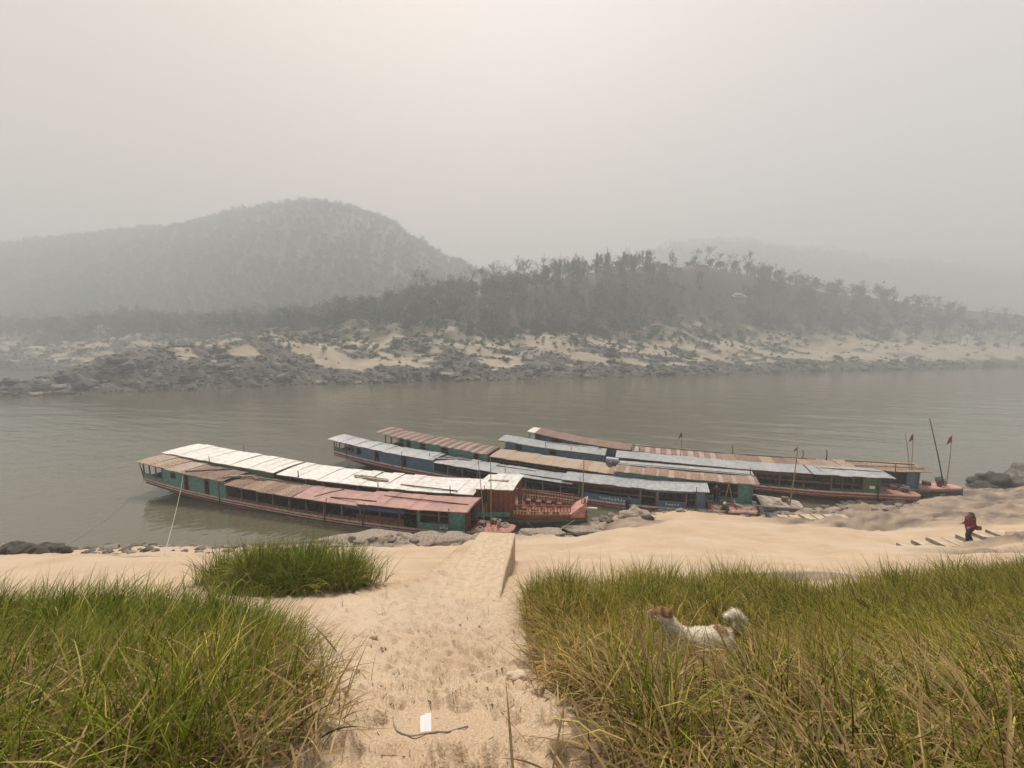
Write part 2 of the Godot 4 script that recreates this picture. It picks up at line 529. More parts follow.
func wave_tex() -> ImageTexture:      # tileable ripples: a sum of waves with whole periods
	var g := RandomNumberGenerator.new()
	g.seed = 8
	var ws := []
	for k in 26:
		var a := g.randfn() * 0.55 + 0.9
		var f := 3.0 + 26.0 * pow(g.randf(), 1.4)
		ws.append([roundf(cos(a) * f), roundf(sin(a) * f), g.randf() * TAU, 1.0 / (1.0 + f * 0.35)])
	var im := Image.create(256, 256, false, Image.FORMAT_RGB8)
	for y in 256:
		for x in 256:
			var h := 0.0
			for w in ws:
				h += w[3] * sin(TAU * (w[0] * x + w[1] * y) / 256.0 + w[2])
			h = clampf(0.5 + h * 0.16, 0.0, 1.0)
			im.set_pixel(x, y, Color(h, h, h))
	return ImageTexture.create_from_image(im)

func build_water() -> void:
	var m := mat(L(0.086, 0.080, 0.050), 0.10)
	m.metallic_specular = 1.0
	m.uv1_triplanar = true
	m.uv1_world_triplanar = true
	m.uv1_scale = Vector3(0.11, 0.11, 0.11)
	m.heightmap_enabled = true
	m.heightmap_texture = wave_tex()
	m.heightmap_scale = 3.5
	m.roughness = 0.12
	M.water = m
	# swells and eddies of the current are real relief: a fine grid in front, coarse beyond
	var ds := PackedFloat32Array()
	var d := 18.0
	while d < 1150.0:
		ds.append(d)
		d += 0.22 + 0.0045 * (d - 18.0) if d < 260.0 else 120.0
	var ts := PackedFloat32Array()
	var t := -4.0
	while t <= 4.0:
		ts.append(t)
		t += 0.0085 if absf(t) < 1.5 else 0.12
	var v := PackedVector3Array()
	for dd in ds:
		for tt in ts:
			var x: float = tt * dd
			var y := 0.0
			if dd < 260.0:
				var u := x * 0.96 - dd * 0.28
				var w := x * 0.28 + dd * 0.96
				var patch := clampf(0.25 + 1.3 * nz.get_noise_2d(u * 0.35, w * 1.3), 0.0, 1.0)
				var open := 0.25 + 1.6 * smoothstep(30.0, 75.0, dd)
				y = (0.030 * nf.get_noise_2d(u * 0.8, w * 3.2) * (0.2 + patch) + 0.020 * nf.get_noise_2d(u * 2.4 + 70.0, w * 7.0) * patch) * open
				y += 0.05 * nz.get_noise_2d(u * 0.9 + 300.0, w * 3.4) * open
			v.append(Vector3(x, y, -dd))
	var o := put("river", grid_mesh(ts.size(), ds.size(), v, PackedColorArray()), m)
	o.set_meta("kind", "structure")

func build_far_land() -> void:
	var ds := PackedFloat32Array()
	var d := 92.0
	while d < 1150.0:
		ds.append(d)
		d += 0.75 if d < 235.0 else (2.5 if d < 330.0 else (9.0 if d < 1120.0 else 140.0))
	var ts := PackedFloat32Array()
	var t := -2.6
	while t <= 2.6:
		ts.append(t)
		t += 0.006 if absf(t) < 1.42 else 0.08
	var v := PackedVector3Array()
	var c := PackedColorArray()
	for dd in ds:
		for tt in ts:
			var x: float = tt * dd
			var z := -dd
			var sd := shore_dist(x, z) if dd < 420.0 else 300.0
			var y := far_land(x, z, sd)
			var k := Color(0.13, 0.115, 0.075)
			if sd > -2.0 and sd < 130.0:
				var rk := far_rock(x, z, sd)
				var s := nf.get_noise_3d(x * 0.22, 0.0, z * 0.35)
				var s2 := nf.get_noise_3d(x * 0.7, 8.0, z * 1.1)
				y += rk * (2.2 * absf(s) - 0.3 + 0.9 * s2) * smoothstep(-2.0, 3.0, sd) * (1.0 - smoothstep(60.0, 110.0, sd))
				y = maxf(y, -0.8)
				var rc := Color(0.07, 0.062, 0.055).lerp(Color(0.20, 0.175, 0.145), clampf(0.35 + s2 * 1.3, 0.0, 1.0))
				var sc := Color(0.62, 0.53, 0.40).lerp(Color(0.46, 0.38, 0.27), clampf(0.5 + nz.get_noise_2d(x * 2.0, z * 4.0), 0.0, 1.0))
				k = sc.lerp(rc, rk)
				var gr := clampf((sd - 40.0) / 22.0 + nz.get_noise_2d(x * 1.1, z * 2.2) * 1.1 - 0.45 * smoothstep(0.7, 1.0, tt) , 0.0, 1.0)
				k = k.lerp(Color(0.11, 0.105, 0.06), gr)
				if y < 0.5:
					k = Color(0.085, 0.075, 0.06)
			elif sd >= 130.0 and dd < 345.0:
				k = k.lerp(Color(0.30, 0.25, 0.17), clampf(0.3 + nz.get_noise_2d(x * 0.5, z * 0.5) * 2.0, 0.0, 1.0))
			v.append(Vector3(x, y, z))
			c.append(k)
	var m := tmat(noise_tex("grain2", 15, 0.03, 5, 512, [Color(0.62, 0.62, 0.62), Color(0.85, 0.85, 0.85), Color(1, 1, 1)]), 0.12, 0.95)
	m.vertex_color_use_as_albedo = true
	var o := put("hills", grid_mesh(ts.size(), ds.size(), v, c), m)
	o.set_meta("kind", "structure")

func rock_mesh(sd: int, flat: float, rough := 0.35) -> ArrayMesh:
	var s := SphereMesh.new()
	s.radial_segments = 14
	s.rings = 8
	s.radius = 1.0
	s.height = 2.0
	var a := s.get_mesh_arrays()
	var v: PackedVector3Array = a[Mesh.ARRAY_VERTEX]
	var n := FastNoiseLite.new()
	n.seed = sd
	n.frequency = 0.9
	n.fractal_octaves = 3
	var ix: PackedInt32Array = a[Mesh.ARRAY_INDEX]
	for k in v.size():
		var p := v[k]
		var q := p * (1.0 + rough * 1.6 * n.get_noise_3dv(p))
		for e in 5:   # a few flat cleavage faces
			var dir := Vector3(sin(e * 2.4 + sd), cos(e * 1.7 + sd * 2.0) * 0.8, cos(e * 3.1 + sd)).normalized()
			var over := q.dot(dir) - 0.72
			if over > 0.0:
				q -= dir * over * 0.85
		v[k] = Vector3(q.x, q.y * flat, q.z)
	var b := MB.new()
	for k in range(0, ix.size(), 3):
		b.tri(v[ix[k]], v[ix[k + 1]], v[ix[k + 2]])
	return b.mesh()

func smooth_rock(sd: int, flat: float, rough: float, seg := 28) -> ArrayMesh:
	var s := SphereMesh.new()
	s.radial_segments = seg
	s.rings = seg / 2
	s.radius = 1.0
	s.height = 2.0
	var a := s.get_mesh_arrays()
	var v: PackedVector3Array = a[Mesh.ARRAY_VERTEX]
	var n := FastNoiseLite.new()
	n.seed = sd
	n.frequency = 0.7
	n.fractal_octaves = 5
	for k in v.size():
		var p := v[k]
		var q := p * (1.0 + rough * 1.5 * n.get_noise_3dv(p))
		v[k] = Vector3(q.x, q.y * flat, q.z)
	var ix: PackedInt32Array = a[Mesh.ARRAY_INDEX]
	return indexed(v, smooth_normals(v, ix), PackedColorArray(), ix)

func build_far_rubble() -> void:
	var meshes := [rock_mesh(3, 0.65), rock_mesh(8, 0.75), rock_mesh(21, 0.55)]
	var g := RandomNumberGenerator.new()
	g.seed = 77
	var xf := [[], [], []]
	var cl := [PackedColorArray(), PackedColorArray(), PackedColorArray()]
	var tries := 0
	var got := 0
	while got < 8000 and tries < 160000:
		tries += 1
		var t := g.randf_range(-1.45, 1.45)
		var d := g.randf_range(98.0, 245.0)
		var x := t * d
		var sd := shore_dist(x, -d)
		if sd < -0.5 or sd > 70.0:
			continue
		var rk := far_rock(x, -d, sd)
		if g.randf() > rk * (1.0 if sd < 14.0 else 0.55) + 0.03:
			continue
		var y := far_land(x, -d, sd)
		var s := nf.get_noise_3d(x * 0.22, 0.0, -d * 0.35)
		y += rk * (2.2 * absf(s) - 0.3) * smoothstep(-2.0, 3.0, sd)
		var r := 0.15 + 0.55 * pow(g.randf(), 2.0) + (1.8 * g.randf() if g.randf() < 0.06 else 0.0)
		var k := got % 3
		xf[k].append(Transform3D(Basis(Vector3.UP, g.randf() * TAU).rotated(Vector3.RIGHT, g.randfn() * 0.25).scaled(Vector3(r * 1.3, r, r)), Vector3(x, maxf(y, 0.0) + r * 0.15, -d)))
		var b := g.randf_range(0.045, 0.15) * (1.9 if g.randf() < 0.22 else 1.0)
		cl[k].append(Color(b * 1.05, b * 0.93, b * 0.8))
		got += 1
	for k in 3:
		tag(many("rubble", meshes[k], vmat(0.95), xf[k], cl[k]), ["dark angular broken rocks piled along the far shore", "grey weathered blocks scattered along the far shore", "flat slabs of grey stone littering the far shore"][k], "rocks")

# ---------------------------------------------------------------- plants
func blade(b: MB, root: Vector3, yaw: float, lean: float, droop: float, length: float, width: float, segs: int, colour: Color, side := 0.0) -> void:
	var out := Vector3(cos(yaw), 0, sin(yaw))
	var across := Vector3(-sin(yaw + side), 0, cos(yaw + side))
	var p := root
	var a := lean
	var pl := p - across * width * 0.35
	var pr := p + across * width * 0.35
	for k in range(1, segs + 1):
		var f := float(k) / segs
		a += droop * (0.35 + 1.3 * f) / segs
		p += (out * sin(a) + Vector3.UP * cos(a)) * (length / segs)
		var w := width * 0.5 * (1.0 if f < 0.45 else maxf(0.0, 1.0 - (f - 0.45) / 0.55))
		var l2 := p - across * w
		var r2 := p + across * w
		b.col = colour      # one even colour from root to tip
		if k < segs:
			b.quad(pl, pr, r2, l2)
		else:
			b.tri(pl, pr, p)
		pl = l2
		pr = r2

func tuft(sd: int, n: int, hmin: float, hmax: float, spread: float, dry: float, segs := 5) -> ArrayMesh:
	var g := RandomNumberGenerator.new()
	g.seed = sd
	var b := MB.new()
	b.tinted = true
	for k in n:
		var ang := g.randf() * TAU
		var r := spread * sqrt(g.randf())
		var root := Vector3(cos(ang) * r, -0.02, sin(ang) * r)
		var h := g.randf_range(hmin, hmax)
		var yaw := ang + g.randfn() * 0.7
		var roll := g.randf()
		var colour: Color
		if roll < dry:       # straw
			var s := g.randf_range(0.75, 1.2)
			colour = Color(0.46, 0.335, 0.115) * s
		elif roll < dry + 0.2:      # yellowing
			colour = Color(0.28, 0.23, 0.035)
		else:
			var s := g.randf_range(0.6, 1.3)
			colour = Color(0.160, 0.172, 0.013) * s
		blade(b, root, yaw, absf(g.randfn()) * 0.22 + 0.03, g.randf_range(0.3, 1.5) + (0.8 if roll < dry else 0.0), h, g.randf_range(0.005, 0.0105), segs, colour, g.randfn() * 0.6)
	return b.mesh()

func litter(sd: int, n: int) -> ArrayMesh:    # flattened dead blades at the foot of the grass
	var g := RandomNumberGenerator.new()
	g.seed = sd
	var b := MB.new()
	b.tinted = true
	for k in n:
		var s := g.randf_range(0.6, 1.25)
		var c := Color(0.25, 0.15, 0.065) * s if g.randf() < 0.6 else Color(0.42, 0.30, 0.13) * s
		var root := Vector3(g.randf_range(-0.14, 0.14), g.randf_range(0.0, 0.10), g.randf_range(-0.14, 0.14))
		blade(b, root, g.randf() * TAU, g.randf_range(0.7, 1.4), g.randf_range(0.0, 0.9), g.randf_range(0.15, 0.42), g.randf_range(0.005, 0.011), 4, c, g.randfn())
	return b.mesh()

func weld(m: ArrayMesh) -> Dictionary:       # shared corners and smoothed normals
	var a := m.surface_get_arrays(0)
	var v: PackedVector3Array = a[Mesh.ARRAY_VERTEX]
	var c: PackedColorArray = a[Mesh.ARRAY_COLOR]
	var at := {}
	var v2 := PackedVector3Array()
	var c2 := PackedColorArray()
	var ix := PackedInt32Array()
	for k in v.size():
		if not at.has(v[k]):
			at[v[k]] = v2.size()
			v2.append(v[k])
			c2.append(c[k])
		ix.append(at[v[k]])
	return {"v": v2, "c": c2, "ix": ix, "n": smooth_normals(v2, ix)}

func build_grass() -> void:
	var m: StandardMaterial3D = M.grass
	var labels := [
		["tall olive and straw grass growing on the slope around the dog", "fresh green tall grass on the slope beside the footpath", "isolated bright green grass clump on the sand above the boats"]]
	var green := []
	var dead := []
	for k in 7:
		green.append(tuft(100 + k, 17, 0.34, 0.80, 0.085, [0.34, 0.3, 0.2, 0.42, 0.16, 0.26, 0.12][k]))
	for k in 3:
		dead.append(litter(150 + k, 16))
	var g := RandomNumberGenerator.new()
	g.seed = 15
	var xf := []
	var cl := []
	for k in 30:
		xf.append([])
		cl.append(PackedColorArray())
	var total := 0
	for k in 42000:
		var d := 0.75 + 10.0 * pow(g.randf(), 0.8)
		var t := g.randf_range(-2.0, 2.1)
		if absf(t) > 1.75 and d > 2.5:
			continue
		# even cover per square metre, thinner with distance
		if g.randf() > clampf(d / 6.0, 0.16, 1.0) * clampf(7.0 / d, 0.0, 1.0):
			continue
		var x := t * d
		var gc: Array = grass_cover(x, -d)
		if g.randf() > gc[0] * 1.2 - 0.1:
			continue
		var which: int = gc[1]
		var clumpy := nz.get_noise_2d(x * 22.0 + 11.0, -d * 22.0)
		if which < 2 and d < 6.0 and g.randf() < (0.5 if which == 0 else 0.3):      # matted dead grass between the tufts
			var v3 := 7 + g.randi() % 3
			xf[which * 10 + v3].append(Transform3D(Basis(Vector3.UP, g.randf() * TAU).scaled(Vector3.ONE * g.randf_range(0.7, 1.3)), Vector3(x + g.randfn() * 0.1, bank(x, -d) + 0.005, -d + g.randfn() * 0.1)))
			cl[which * 10 + v3].append(Color.WHITE * g.randf_range(0.7, 1.2))
		if g.randf() < clampf(0.22 - clumpy * 2.8, 0.0, 0.92):
			continue
		var variant: int
		if which == 0:
			variant = [0, 1, 3, 5, 0, 3, 2][g.randi() % 7]
		else:
			variant = [2, 4, 6, 5, 4, 1, 6][g.randi() % 7]
		var size := g.randf_range(0.75, 1.15) * lerp_table([[0.7, 0.62], [2.0, 0.72], [3.2, 0.78], [4.5, 0.95], [7.0, 1.02]], d)
		size *= 0.75 + 0.45 * clampf(gc[0], 0.0, 1.0)     # shorter tufts along the edges of a clump
		if which == 2:
			size *= 1.35
		# trodden down where the dog stands and along its way in
		var q := Vector2((x - 0.53 * d + 0.02) / 0.52, (d - 2.85) / 0.85).length()
		if q < 1.0:
			size *= lerpf(0.24, 1.0, smoothstep(0.7, 1.0, q))
		var tone := 1.0 + 0.35 * nz.get_noise_2d(x * 8.0, -d * 8.0 + 70.0) + g.randfn() * 0.08
		var yellow := clampf(0.5 + 1.3 * nz.get_noise_2d(x * 5.0 + 90.0, -d * 5.0), 0.0, 1.0)
		var c := (Color(0.93, 1.0, 0.82) if which == 0 else Color(0.84, 1.06, 0.75)).lerp(Color(1.16, 1.06, 0.9), yellow if which == 0 else yellow * 0.45) * tone
		var y := bank(x, -d)
		var tilt := Vector3(0.1, 1.0, -0.12) + Vector3(g.randfn() * 0.12, 0, g.randfn() * 0.12)
		var bs := Basis(Quaternion(Vector3.UP, tilt.normalized())) * Basis(Vector3.UP, g.randf() * TAU)
		xf[which * 10 + variant].append(Transform3D(bs.scaled(Vector3.ONE * size), Vector3(x, y, -d)))
		cl[which * 10 + variant].append(c)
		total += 1
		if g.randf() < 0.55 and which < 2:
			var v2 := 7 + g.randi() % 3
			xf[which * 10 + v2].append(Transform3D(Basis(Vector3.UP, g.randf() * TAU).scaled(Vector3.ONE * g.randf_range(0.8, 1.3)), Vector3(x + g.randfn() * 0.06, y + 0.01, -d + g.randfn() * 0.06)))
			cl[which * 10 + v2].append(Color.WHITE * g.randf_range(0.7, 1.15))
	# each clump is one body of grass; every tuft keeps its own tint out of eight steps
	var src := []
	for k in 10:
		src.append(weld(green[k] if k < 7 else dead[k - 7]))
	for w in 3:
		var v := PackedVector3Array()
		var n := PackedVector3Array()
		var c := PackedColorArray()
		var ix := PackedInt32Array()
		for k in 10:
			var cache := {}
			for q in xf[w * 10 + k].size():
				var t: Transform3D = xf[w * 10 + k][q]
				var tint: Color = cl[w * 10 + k][q]
				var key := Vector3i(int(tint.r * 6.0), int(tint.g * 6.0), int(tint.b * 6.0))
				if not cache.has(key):
					var cc := PackedColorArray()
					for e in src[k].c:
						cc.append(Color(e.r * (key.x + 0.5) / 6.0, e.g * (key.y + 0.5) / 6.0, e.b * (key.z + 0.5) / 6.0))
					cache[key] = cc
				var o0 := v.size()
				v.append_array(t * (src[k].v as PackedVector3Array))
				n.append_array(Transform3D(t.basis.orthonormalized(), Vector3.ZERO) * (src[k].n as PackedVector3Array))
				c.append_array(cache[key])
				var i0 := ix.size()
				ix.append_array(src[k].ix)
				for e in range(i0, ix.size()):
					ix[e] += o0
		var o := put("grass", indexed(v, n, c, ix), m)
		tag(o, labels[0][w], "grass")
		o.set_meta("kind", "stuff")

# a few single tall stalks that stand clear of the grass
func build_stalks() -> void:
	var g := RandomNumberGenerator.new()
	g.seed = 61
	var b := MB.new()
	b.tinted = true
	for k in 620:
		var d := g.randf_range(1.6, 7.6)
		var t := g.randf_range(-1.5, 1.6)
		var x := t * d
		var gc: Array = grass_cover(x, -d)
		if gc[0] < 0.35:
			continue
		if Vector2((x - 0.53 * d + 0.02) / 0.5, (d - 2.85) / 0.9).length() < 1.0:
			continue
		var c := Color(0.52, 0.39, 0.17) if g.randf() < 0.65 else Color(0.22, 0.19, 0.03)
		blade(b, Vector3(x, bank(x, -d), -d), g.randf() * TAU, g.randf_range(0.02, 0.3), g.randf_range(0.0, 1.6), g.randf_range(0.45, 0.95) * (0.72 if d < 3.4 else 1.0), g.randf_range(0.003, 0.009), 8, c, g.randfn())
	for k in 45:    # stray shoots on the bare sand
		var d := g.randf_range(1.7, 10.5)
		var x := g.randf_range(-0.75, 0.06) * d
		if grass_cover(x, -d)[0] > 0.0 or absf(x / d + 0.16) < (0.2 if d < 3.0 else 0.09):
			continue
		var c := Color(0.30, 0.25, 0.10) if g.randf() < 0.5 else Color(0.13, 0.16, 0.04)
		for q in 5:
			blade(b, Vector3(x + g.randfn() * 0.03, bank(x, -d), -d + g.randfn() * 0.03), g.randf() * TAU, g.randf_range(0.1, 0.8), g.randf_range(0.2, 1.0), g.randf_range(0.08, 0.28), 0.005, 4, c)
	var o := put("grass", b.mesh(), M.grass)
	tag(o, "single dry stalks and stray shoots standing out of grass and sand", "grass")
	o.set_meta("kind", "stuff")

const GREEN_LEAF := Color(0.060, 0.078, 0.035)      # every leaf of a green tree, inside the crown and out
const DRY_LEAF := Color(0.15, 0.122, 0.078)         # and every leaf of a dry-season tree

func leaf_cloud(b: MB, g: RandomNumberGenerator, c: Vector3, r: Vector3, n: int, size: float, col: Color) -> void:
	for k in n:
		var p := Vector3(g.randfn(), g.randfn(), g.randfn()).normalized() * pow(g.randf(), 0.45)
		p = c + p * r
		var u := Vector3(g.randfn(), g.randfn() * 0.6, g.randfn()).normalized()
		var w := u.cross(Vector3(g.randfn(), g.randfn(), g.randfn())).normalized()
		var s := size * g.randf_range(0.6, 1.3)
		b.col = col * g.randf_range(0.7, 1.3)
		b.quad(p - u * s, p - w * s * 0.6, p + u * s, p + w * s * 0.6)

func limb(b: MB, g: RandomNumberGenerator, a: Vector3, dir: Vector3, length: float, r: float, depth: int, tips: Array, upward := 0.25) -> void:
	var mid := a + dir * length * 0.5 + Vector3(g.randfn(), 0, g.randfn()) * length * 0.05
	var e := a + dir * length
	b.tube(a, mid, r, r * 0.82, 5 if depth > 2 else 3, false)
	b.tube(mid, e, r * 0.82, r * 0.62, 5 if depth > 2 else 3, false)
	tips.append(e)
	if depth == 0:
		return
	for k in (3 if depth > 1 else 4):
		var nd := (dir * 0.9 + Vector3(g.randfn(), g.randfn() * 0.5 + upward, g.randfn()) * 0.62).normalized()
		limb(b, g, a.lerp(e, g.randf_range(0.55, 1.0)), nd, length * g.randf_range(0.5, 0.78), r * 0.55, depth - 1, tips, upward)

# a tree about one unit in every ten metres: [wood mesh, crown mesh]
func tree_meshes(sd: int, kind: String) -> Array:
	var g := RandomNumberGenerator.new()
	g.seed = sd
	var wood := MB.new()
	var crown := MB.new()
	crown.tinted = true
	var tips := []
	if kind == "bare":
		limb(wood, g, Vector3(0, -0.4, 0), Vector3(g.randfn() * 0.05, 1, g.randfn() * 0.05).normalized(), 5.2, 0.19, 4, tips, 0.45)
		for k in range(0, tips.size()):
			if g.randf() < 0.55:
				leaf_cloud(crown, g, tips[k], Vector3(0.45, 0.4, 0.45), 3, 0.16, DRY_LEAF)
	elif kind == "broad":
		limb(wood, g, Vector3(0, -0.4, 0), Vector3(g.randfn() * 0.08, 1, g.randfn() * 0.08).normalized(), 3.6, 0.26, 3, tips, 0.3)
		for k in 11:
			var a := g.randf() * TAU
			var rr := g.randf_range(0.4, 2.6)
			leaf_cloud(crown, g, Vector3(cos(a) * rr, g.randf_range(4.2, 8.6) - rr * 0.35, sin(a) * rr), Vector3(1.5, 1.05, 1.5) * g.randf_range(0.7, 1.15), 70, 0.27, GREEN_LEAF)
	elif kind == "thin":
		limb(wood, g, Vector3(0, -0.4, 0), Vector3(g.randfn() * 0.06, 1, g.randfn() * 0.06).normalized(), 5.6, 0.17, 3, tips, 0.5)
		for k in tips.size():
			if g.randf() < 0.8:
				leaf_cloud(crown, g, tips[k], Vector3(0.75, 0.6, 0.75), 9, 0.20, DRY_LEAF)
	elif kind == "tall":
		limb(wood, g, Vector3(0, -0.4, 0), Vector3(g.randfn() * 0.03, 1, g.randfn() * 0.03).normalized(), 7.5, 0.20, 2, tips, 0.5)
		for k in 9:
			var y := g.randf_range(3.2, 10.6)
			var rr := 1.35 * (1.0 - absf(y - 6.0) / 7.0)
			var a := g.randf() * TAU
			leaf_cloud(crown, g, Vector3(cos(a) * rr * 0.5, y, sin(a) * rr * 0.5), Vector3(rr, 1.1, rr), 55, 0.24, GREEN_LEAF)
	else:   # bush
		limb(wood, g, Vector3(0, -0.2, 0), Vector3(0.1, 1, 0).normalized(), 0.9, 0.07, 2, tips, 0.3)
		for k in 8:
			var a := g.randf() * TAU
			var rr := g.randf_range(0.2, 1.5)
			leaf_cloud(crown, g, Vector3(cos(a) * rr, g.randf_range(0.5, 2.3), sin(a) * rr), Vector3(0.9, 0.7, 0.9) * g.randf_range(0.7, 1.2), 40, 0.2, GREEN_LEAF)
	return [wood.mesh(), crown.mesh()]

func build_trees() -> void:
	var bark := tmat(noise_tex("bark", 41, 0.05, 3, 256, [Color(0.12, 0.10, 0.085), Color(0.24, 0.21, 0.18)]), 0.5, 0.95)
	M.bark = bark
	var leaf := vmat(0.75)
	leaf.backlight_enabled = true
	leaf.backlight = Color(0.35, 0.35, 0.35)
	var kinds := ["bare", "broad", "thin", "tall", "bush"]
	var lib := {}
	for k in kinds.size():
		lib[kinds[k]] = []
		for q in 3:
			lib[kinds[k]].append(tree_meshes(300 + k * 10 + q, kinds[k]))
	var g := RandomNumberGenerator.new()
	g.seed = 88
	# 1. trees one can tell apart, along the top of the far bank and up the ridge
	var label := {
		"bare": "bare grey leafless tree",
		"broad": "dark round-crowned evergreen tree",
		"thin": "thinly leaved brownish tree",
		"tall": "narrow tall green tree in the dense stand",
		"bush": "low green bush"}
	var zone := func(t: float) -> String:
		if t < 0.08:
			return " on the low end of the wooded ridge"
		if t < 0.38:
			return " around the tall green stand on the ridge"
		if t < 0.66:
			return " around the cleared slope with the houses"
		return " above the long pale sand slope"
	var spots := []
	# [photo column, depth, kind, scale]
	for s in [[346, 228, "broad", 1.7, "big dark round evergreen at the low end of the ridge across the river"], [360, 234, "broad", 1.1], [752, 282, "broad", 1.9, "big dark evergreen just above the two-tier roofed building on the cleared slope"], [745, 284, "broad", 1.3], [690, 262, "broad", 0.9], [850, 300, "broad", 1.5], [870, 296, "broad", 1.3], [888, 305, "broad", 1.7], [912, 304, "broad", 1.4], [940, 310, "broad", 1.6], [965, 312, "broad", 1.6], [985, 318, "broad", 1.4], [820, 290, "broad", 1.0], [1006, 316, "broad", 1.2], [510, 262, "broad", 1.3], [455, 250, "broad", 0.9], [430, 242, "broad", 1.0], [400, 240, "broad", 1.0],
		[420, 262, "bare", 2.2], [428, 264, "thin", 2.4], [447, 266, "bare", 1.9], [460, 262, "bare", 1.7], [470, 270, "bare", 2.0], [485, 270, "thin", 2.0], [497, 268, "bare", 2.1], [505, 276, "bare", 2.1], [515, 278, "bare", 2.2], [524, 272, "thin", 2.0], [530, 280, "thin", 1.9], [545, 280, "bare", 1.9], [556, 282, "bare", 1.7], [566, 280, "bare", 1.6], [580, 282, "thin", 1.5], [394, 258, "bare", 1.6], [408, 256, "thin", 1.6], [690, 300, "bare", 1.4], [700, 302, "bare", 1.6], [712, 304, "bare", 1.4], [728, 306, "bare", 1.5], [741, 312, "thin", 1.7], [760, 318, "bare", 1.5], [775, 318, "bare", 1.4], [790, 320, "bare", 1.5], [806, 322, "bare", 1.4], [830, 322, "bare", 1.6], [857, 326, "bare", 1.6], [875, 326, "thin", 1.4], [925, 330, "thin", 1.9], [930, 332, "bare", 1.5], [1000, 330, "bare", 1.9], [1015, 326, "bare", 1.7]]:
		spots.append([(s[0] - 512.0) / FPX, s[1], s[2], s[3] * 0.92] + (s.slice(4)))
	for k in 42:      # the green stand on the crest
		spots.append([g.randf_range(0.10, 0.375), g.randf_range(268.0, 294.0), "tall", g.randf_range(0.95, 1.35)])
	for k in 60:
		spots.append([g.randf_range(-0.42, 0.4), g.randf_range(232.0, 282.0), ["bare", "thin", "bare", "broad", "thin"][g.randi() % 5], g.randf_range(0.9, 1.5)])
	for k in 50:
		spots.append([g.randf_range(0.5, 1.4), g.randf_range(280.0, 330.0), ["bare", "thin", "broad", "bare"][g.randi() % 4], g.randf_range(0.8, 1.3)])
	for k in 16:      # full green trees at the low end of the ridge
		spots.append([g.randf_range(-0.45, -0.2), g.randf_range(222.0, 246.0), "broad", g.randf_range(0.9, 1.5)])
	for k in 34:      # and along the foot of the woods
		spots.append([g.randf_range(-0.4, 0.62), -2.0, ["broad", "broad", "thin"][k % 3], g.randf_range(0.55, 1.0)])
	for k in 70:
		spots.append([g.randf_range(-0.46, 1.35), -1.0, "bush", g.randf_range(0.8, 1.9)])
	for s in spots:
		var t: float = s[0]
		var d: float = s[1]
		if d < 0.0:      # bushes stand where the bank ends
			d = lerp_table([[-0.5, 200.0], [0.0, 206.0], [0.4, 224.0], [0.8, 262.0], [1.4, 296.0]], t) + g.randf_range(-6.0, 14.0)
		var x := t * d
		var y := far_land(x, -d, shore_dist(x, -d))
		var o := base({"bare": "bare_tree", "broad": "evergreen_tree", "thin": "dry_tree", "tall": "tall_tree", "bush": "bush"}[s[2]], Vector3(x, y, -d), g.randf() * TAU)
		o.scale = Vector3.ONE * s[3] * Vector3(1, g.randf_range(0.9, 1.12), 1)
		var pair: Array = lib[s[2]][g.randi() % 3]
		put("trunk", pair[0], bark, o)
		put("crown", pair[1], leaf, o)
		tag(o, s[4] if s.size() > 4 else label[s[2]] + (zone.call(t) if s[2] != "tall" else " crowning the ridge"), "bush" if s[2] == "bush" else "tree", "trees and bushes on the far ridge")
	# 2. the woods behind and on the hills, too many to count
	var low := {}
	for kd in ["broad", "thin"]:
		var b := MB.new()
		b.tinted = true
		var gg := RandomNumberGenerator.new()
		gg.seed = 700 + kd.length()
		b.col = Color(0.13, 0.11, 0.09)
		b.tube(Vector3(0, -1, 0), Vector3(0, 6, 0), 0.22, 0.12, 4, false)
		for k in 7:
			var a := gg.randf() * TAU
			var rr := gg.randf_range(0.2, 2.2)
			leaf_cloud(b, gg, Vector3(cos(a) * rr, gg.randf_range(4.0, 8.8) - rr * 0.4, sin(a) * rr), Vector3(1.5, 1.1, 1.5), 26 if kd == "broad" else 13, 0.42, GREEN_LEAF if kd == "broad" else DRY_LEAF)
		low[kd] = b.mesh()
	var xf := {"broad": [], "thin": []}
	var cl := {"broad": PackedColorArray(), "thin": PackedColorArray()}
	for k in 20000:
		var t := g.randf_range(-1.5, 1.5)
		var d := 0.0
		var roll := g.randf()
		if roll < 0.34:
			d = g.randf_range(212.0, 340.0)
		elif roll < 0.84:
			d = g.randf_range(250.0, 720.0)
			t = g.randf_range(-1.5, 0.05)
		else:
			d = g.randf_range(800.0, 1060.0)
			t = g.randf_range(0.2, 1.5)
		var x := t * d
		var sd := shore_dist(x, -d) if d < 400.0 else 200.0
		if sd < 50.0 + 12.0 * nz.get_noise_2d(x * 1.5, d * 1.5):
			continue
		if d < 345.0 and nz.get_noise_2d(x * 1.6 + 200.0, d * 1.6) + g.randfn() * 0.12 < -0.02:      # lighter gaps between the stands
			continue
		if t > 0.36 and t < 0.62 and d < 305.0 and g.randf() < 0.8:     # cleared slope with the houses
			continue
		var y := far_land(x, -d, sd)
		var s := g.randf_range(0.75, 1.35) * (1.0 if d < 340.0 else 1.1)
		if k % 24 == 0 and d > 340.0:      # emergent trees along the skyline
			d = crest(HILL if t < 0.1 else RANGE, t).x + g.randf_range(-14.0, 4.0)
			x = t * d
			y = far_land(x, -d, 300.0)
			s = g.randf_range(1.1, 1.9)
		if t > -0.35 and t < 0.1 and d < 300.0:      # taller dry wood on the low end of the ridge
			s *= 1.1
		var kd := "broad" if nz.get_noise_2d(x * 0.8, d * 0.8 + 55.0) + g.randfn() * 0.22 > 0.08 else "thin"
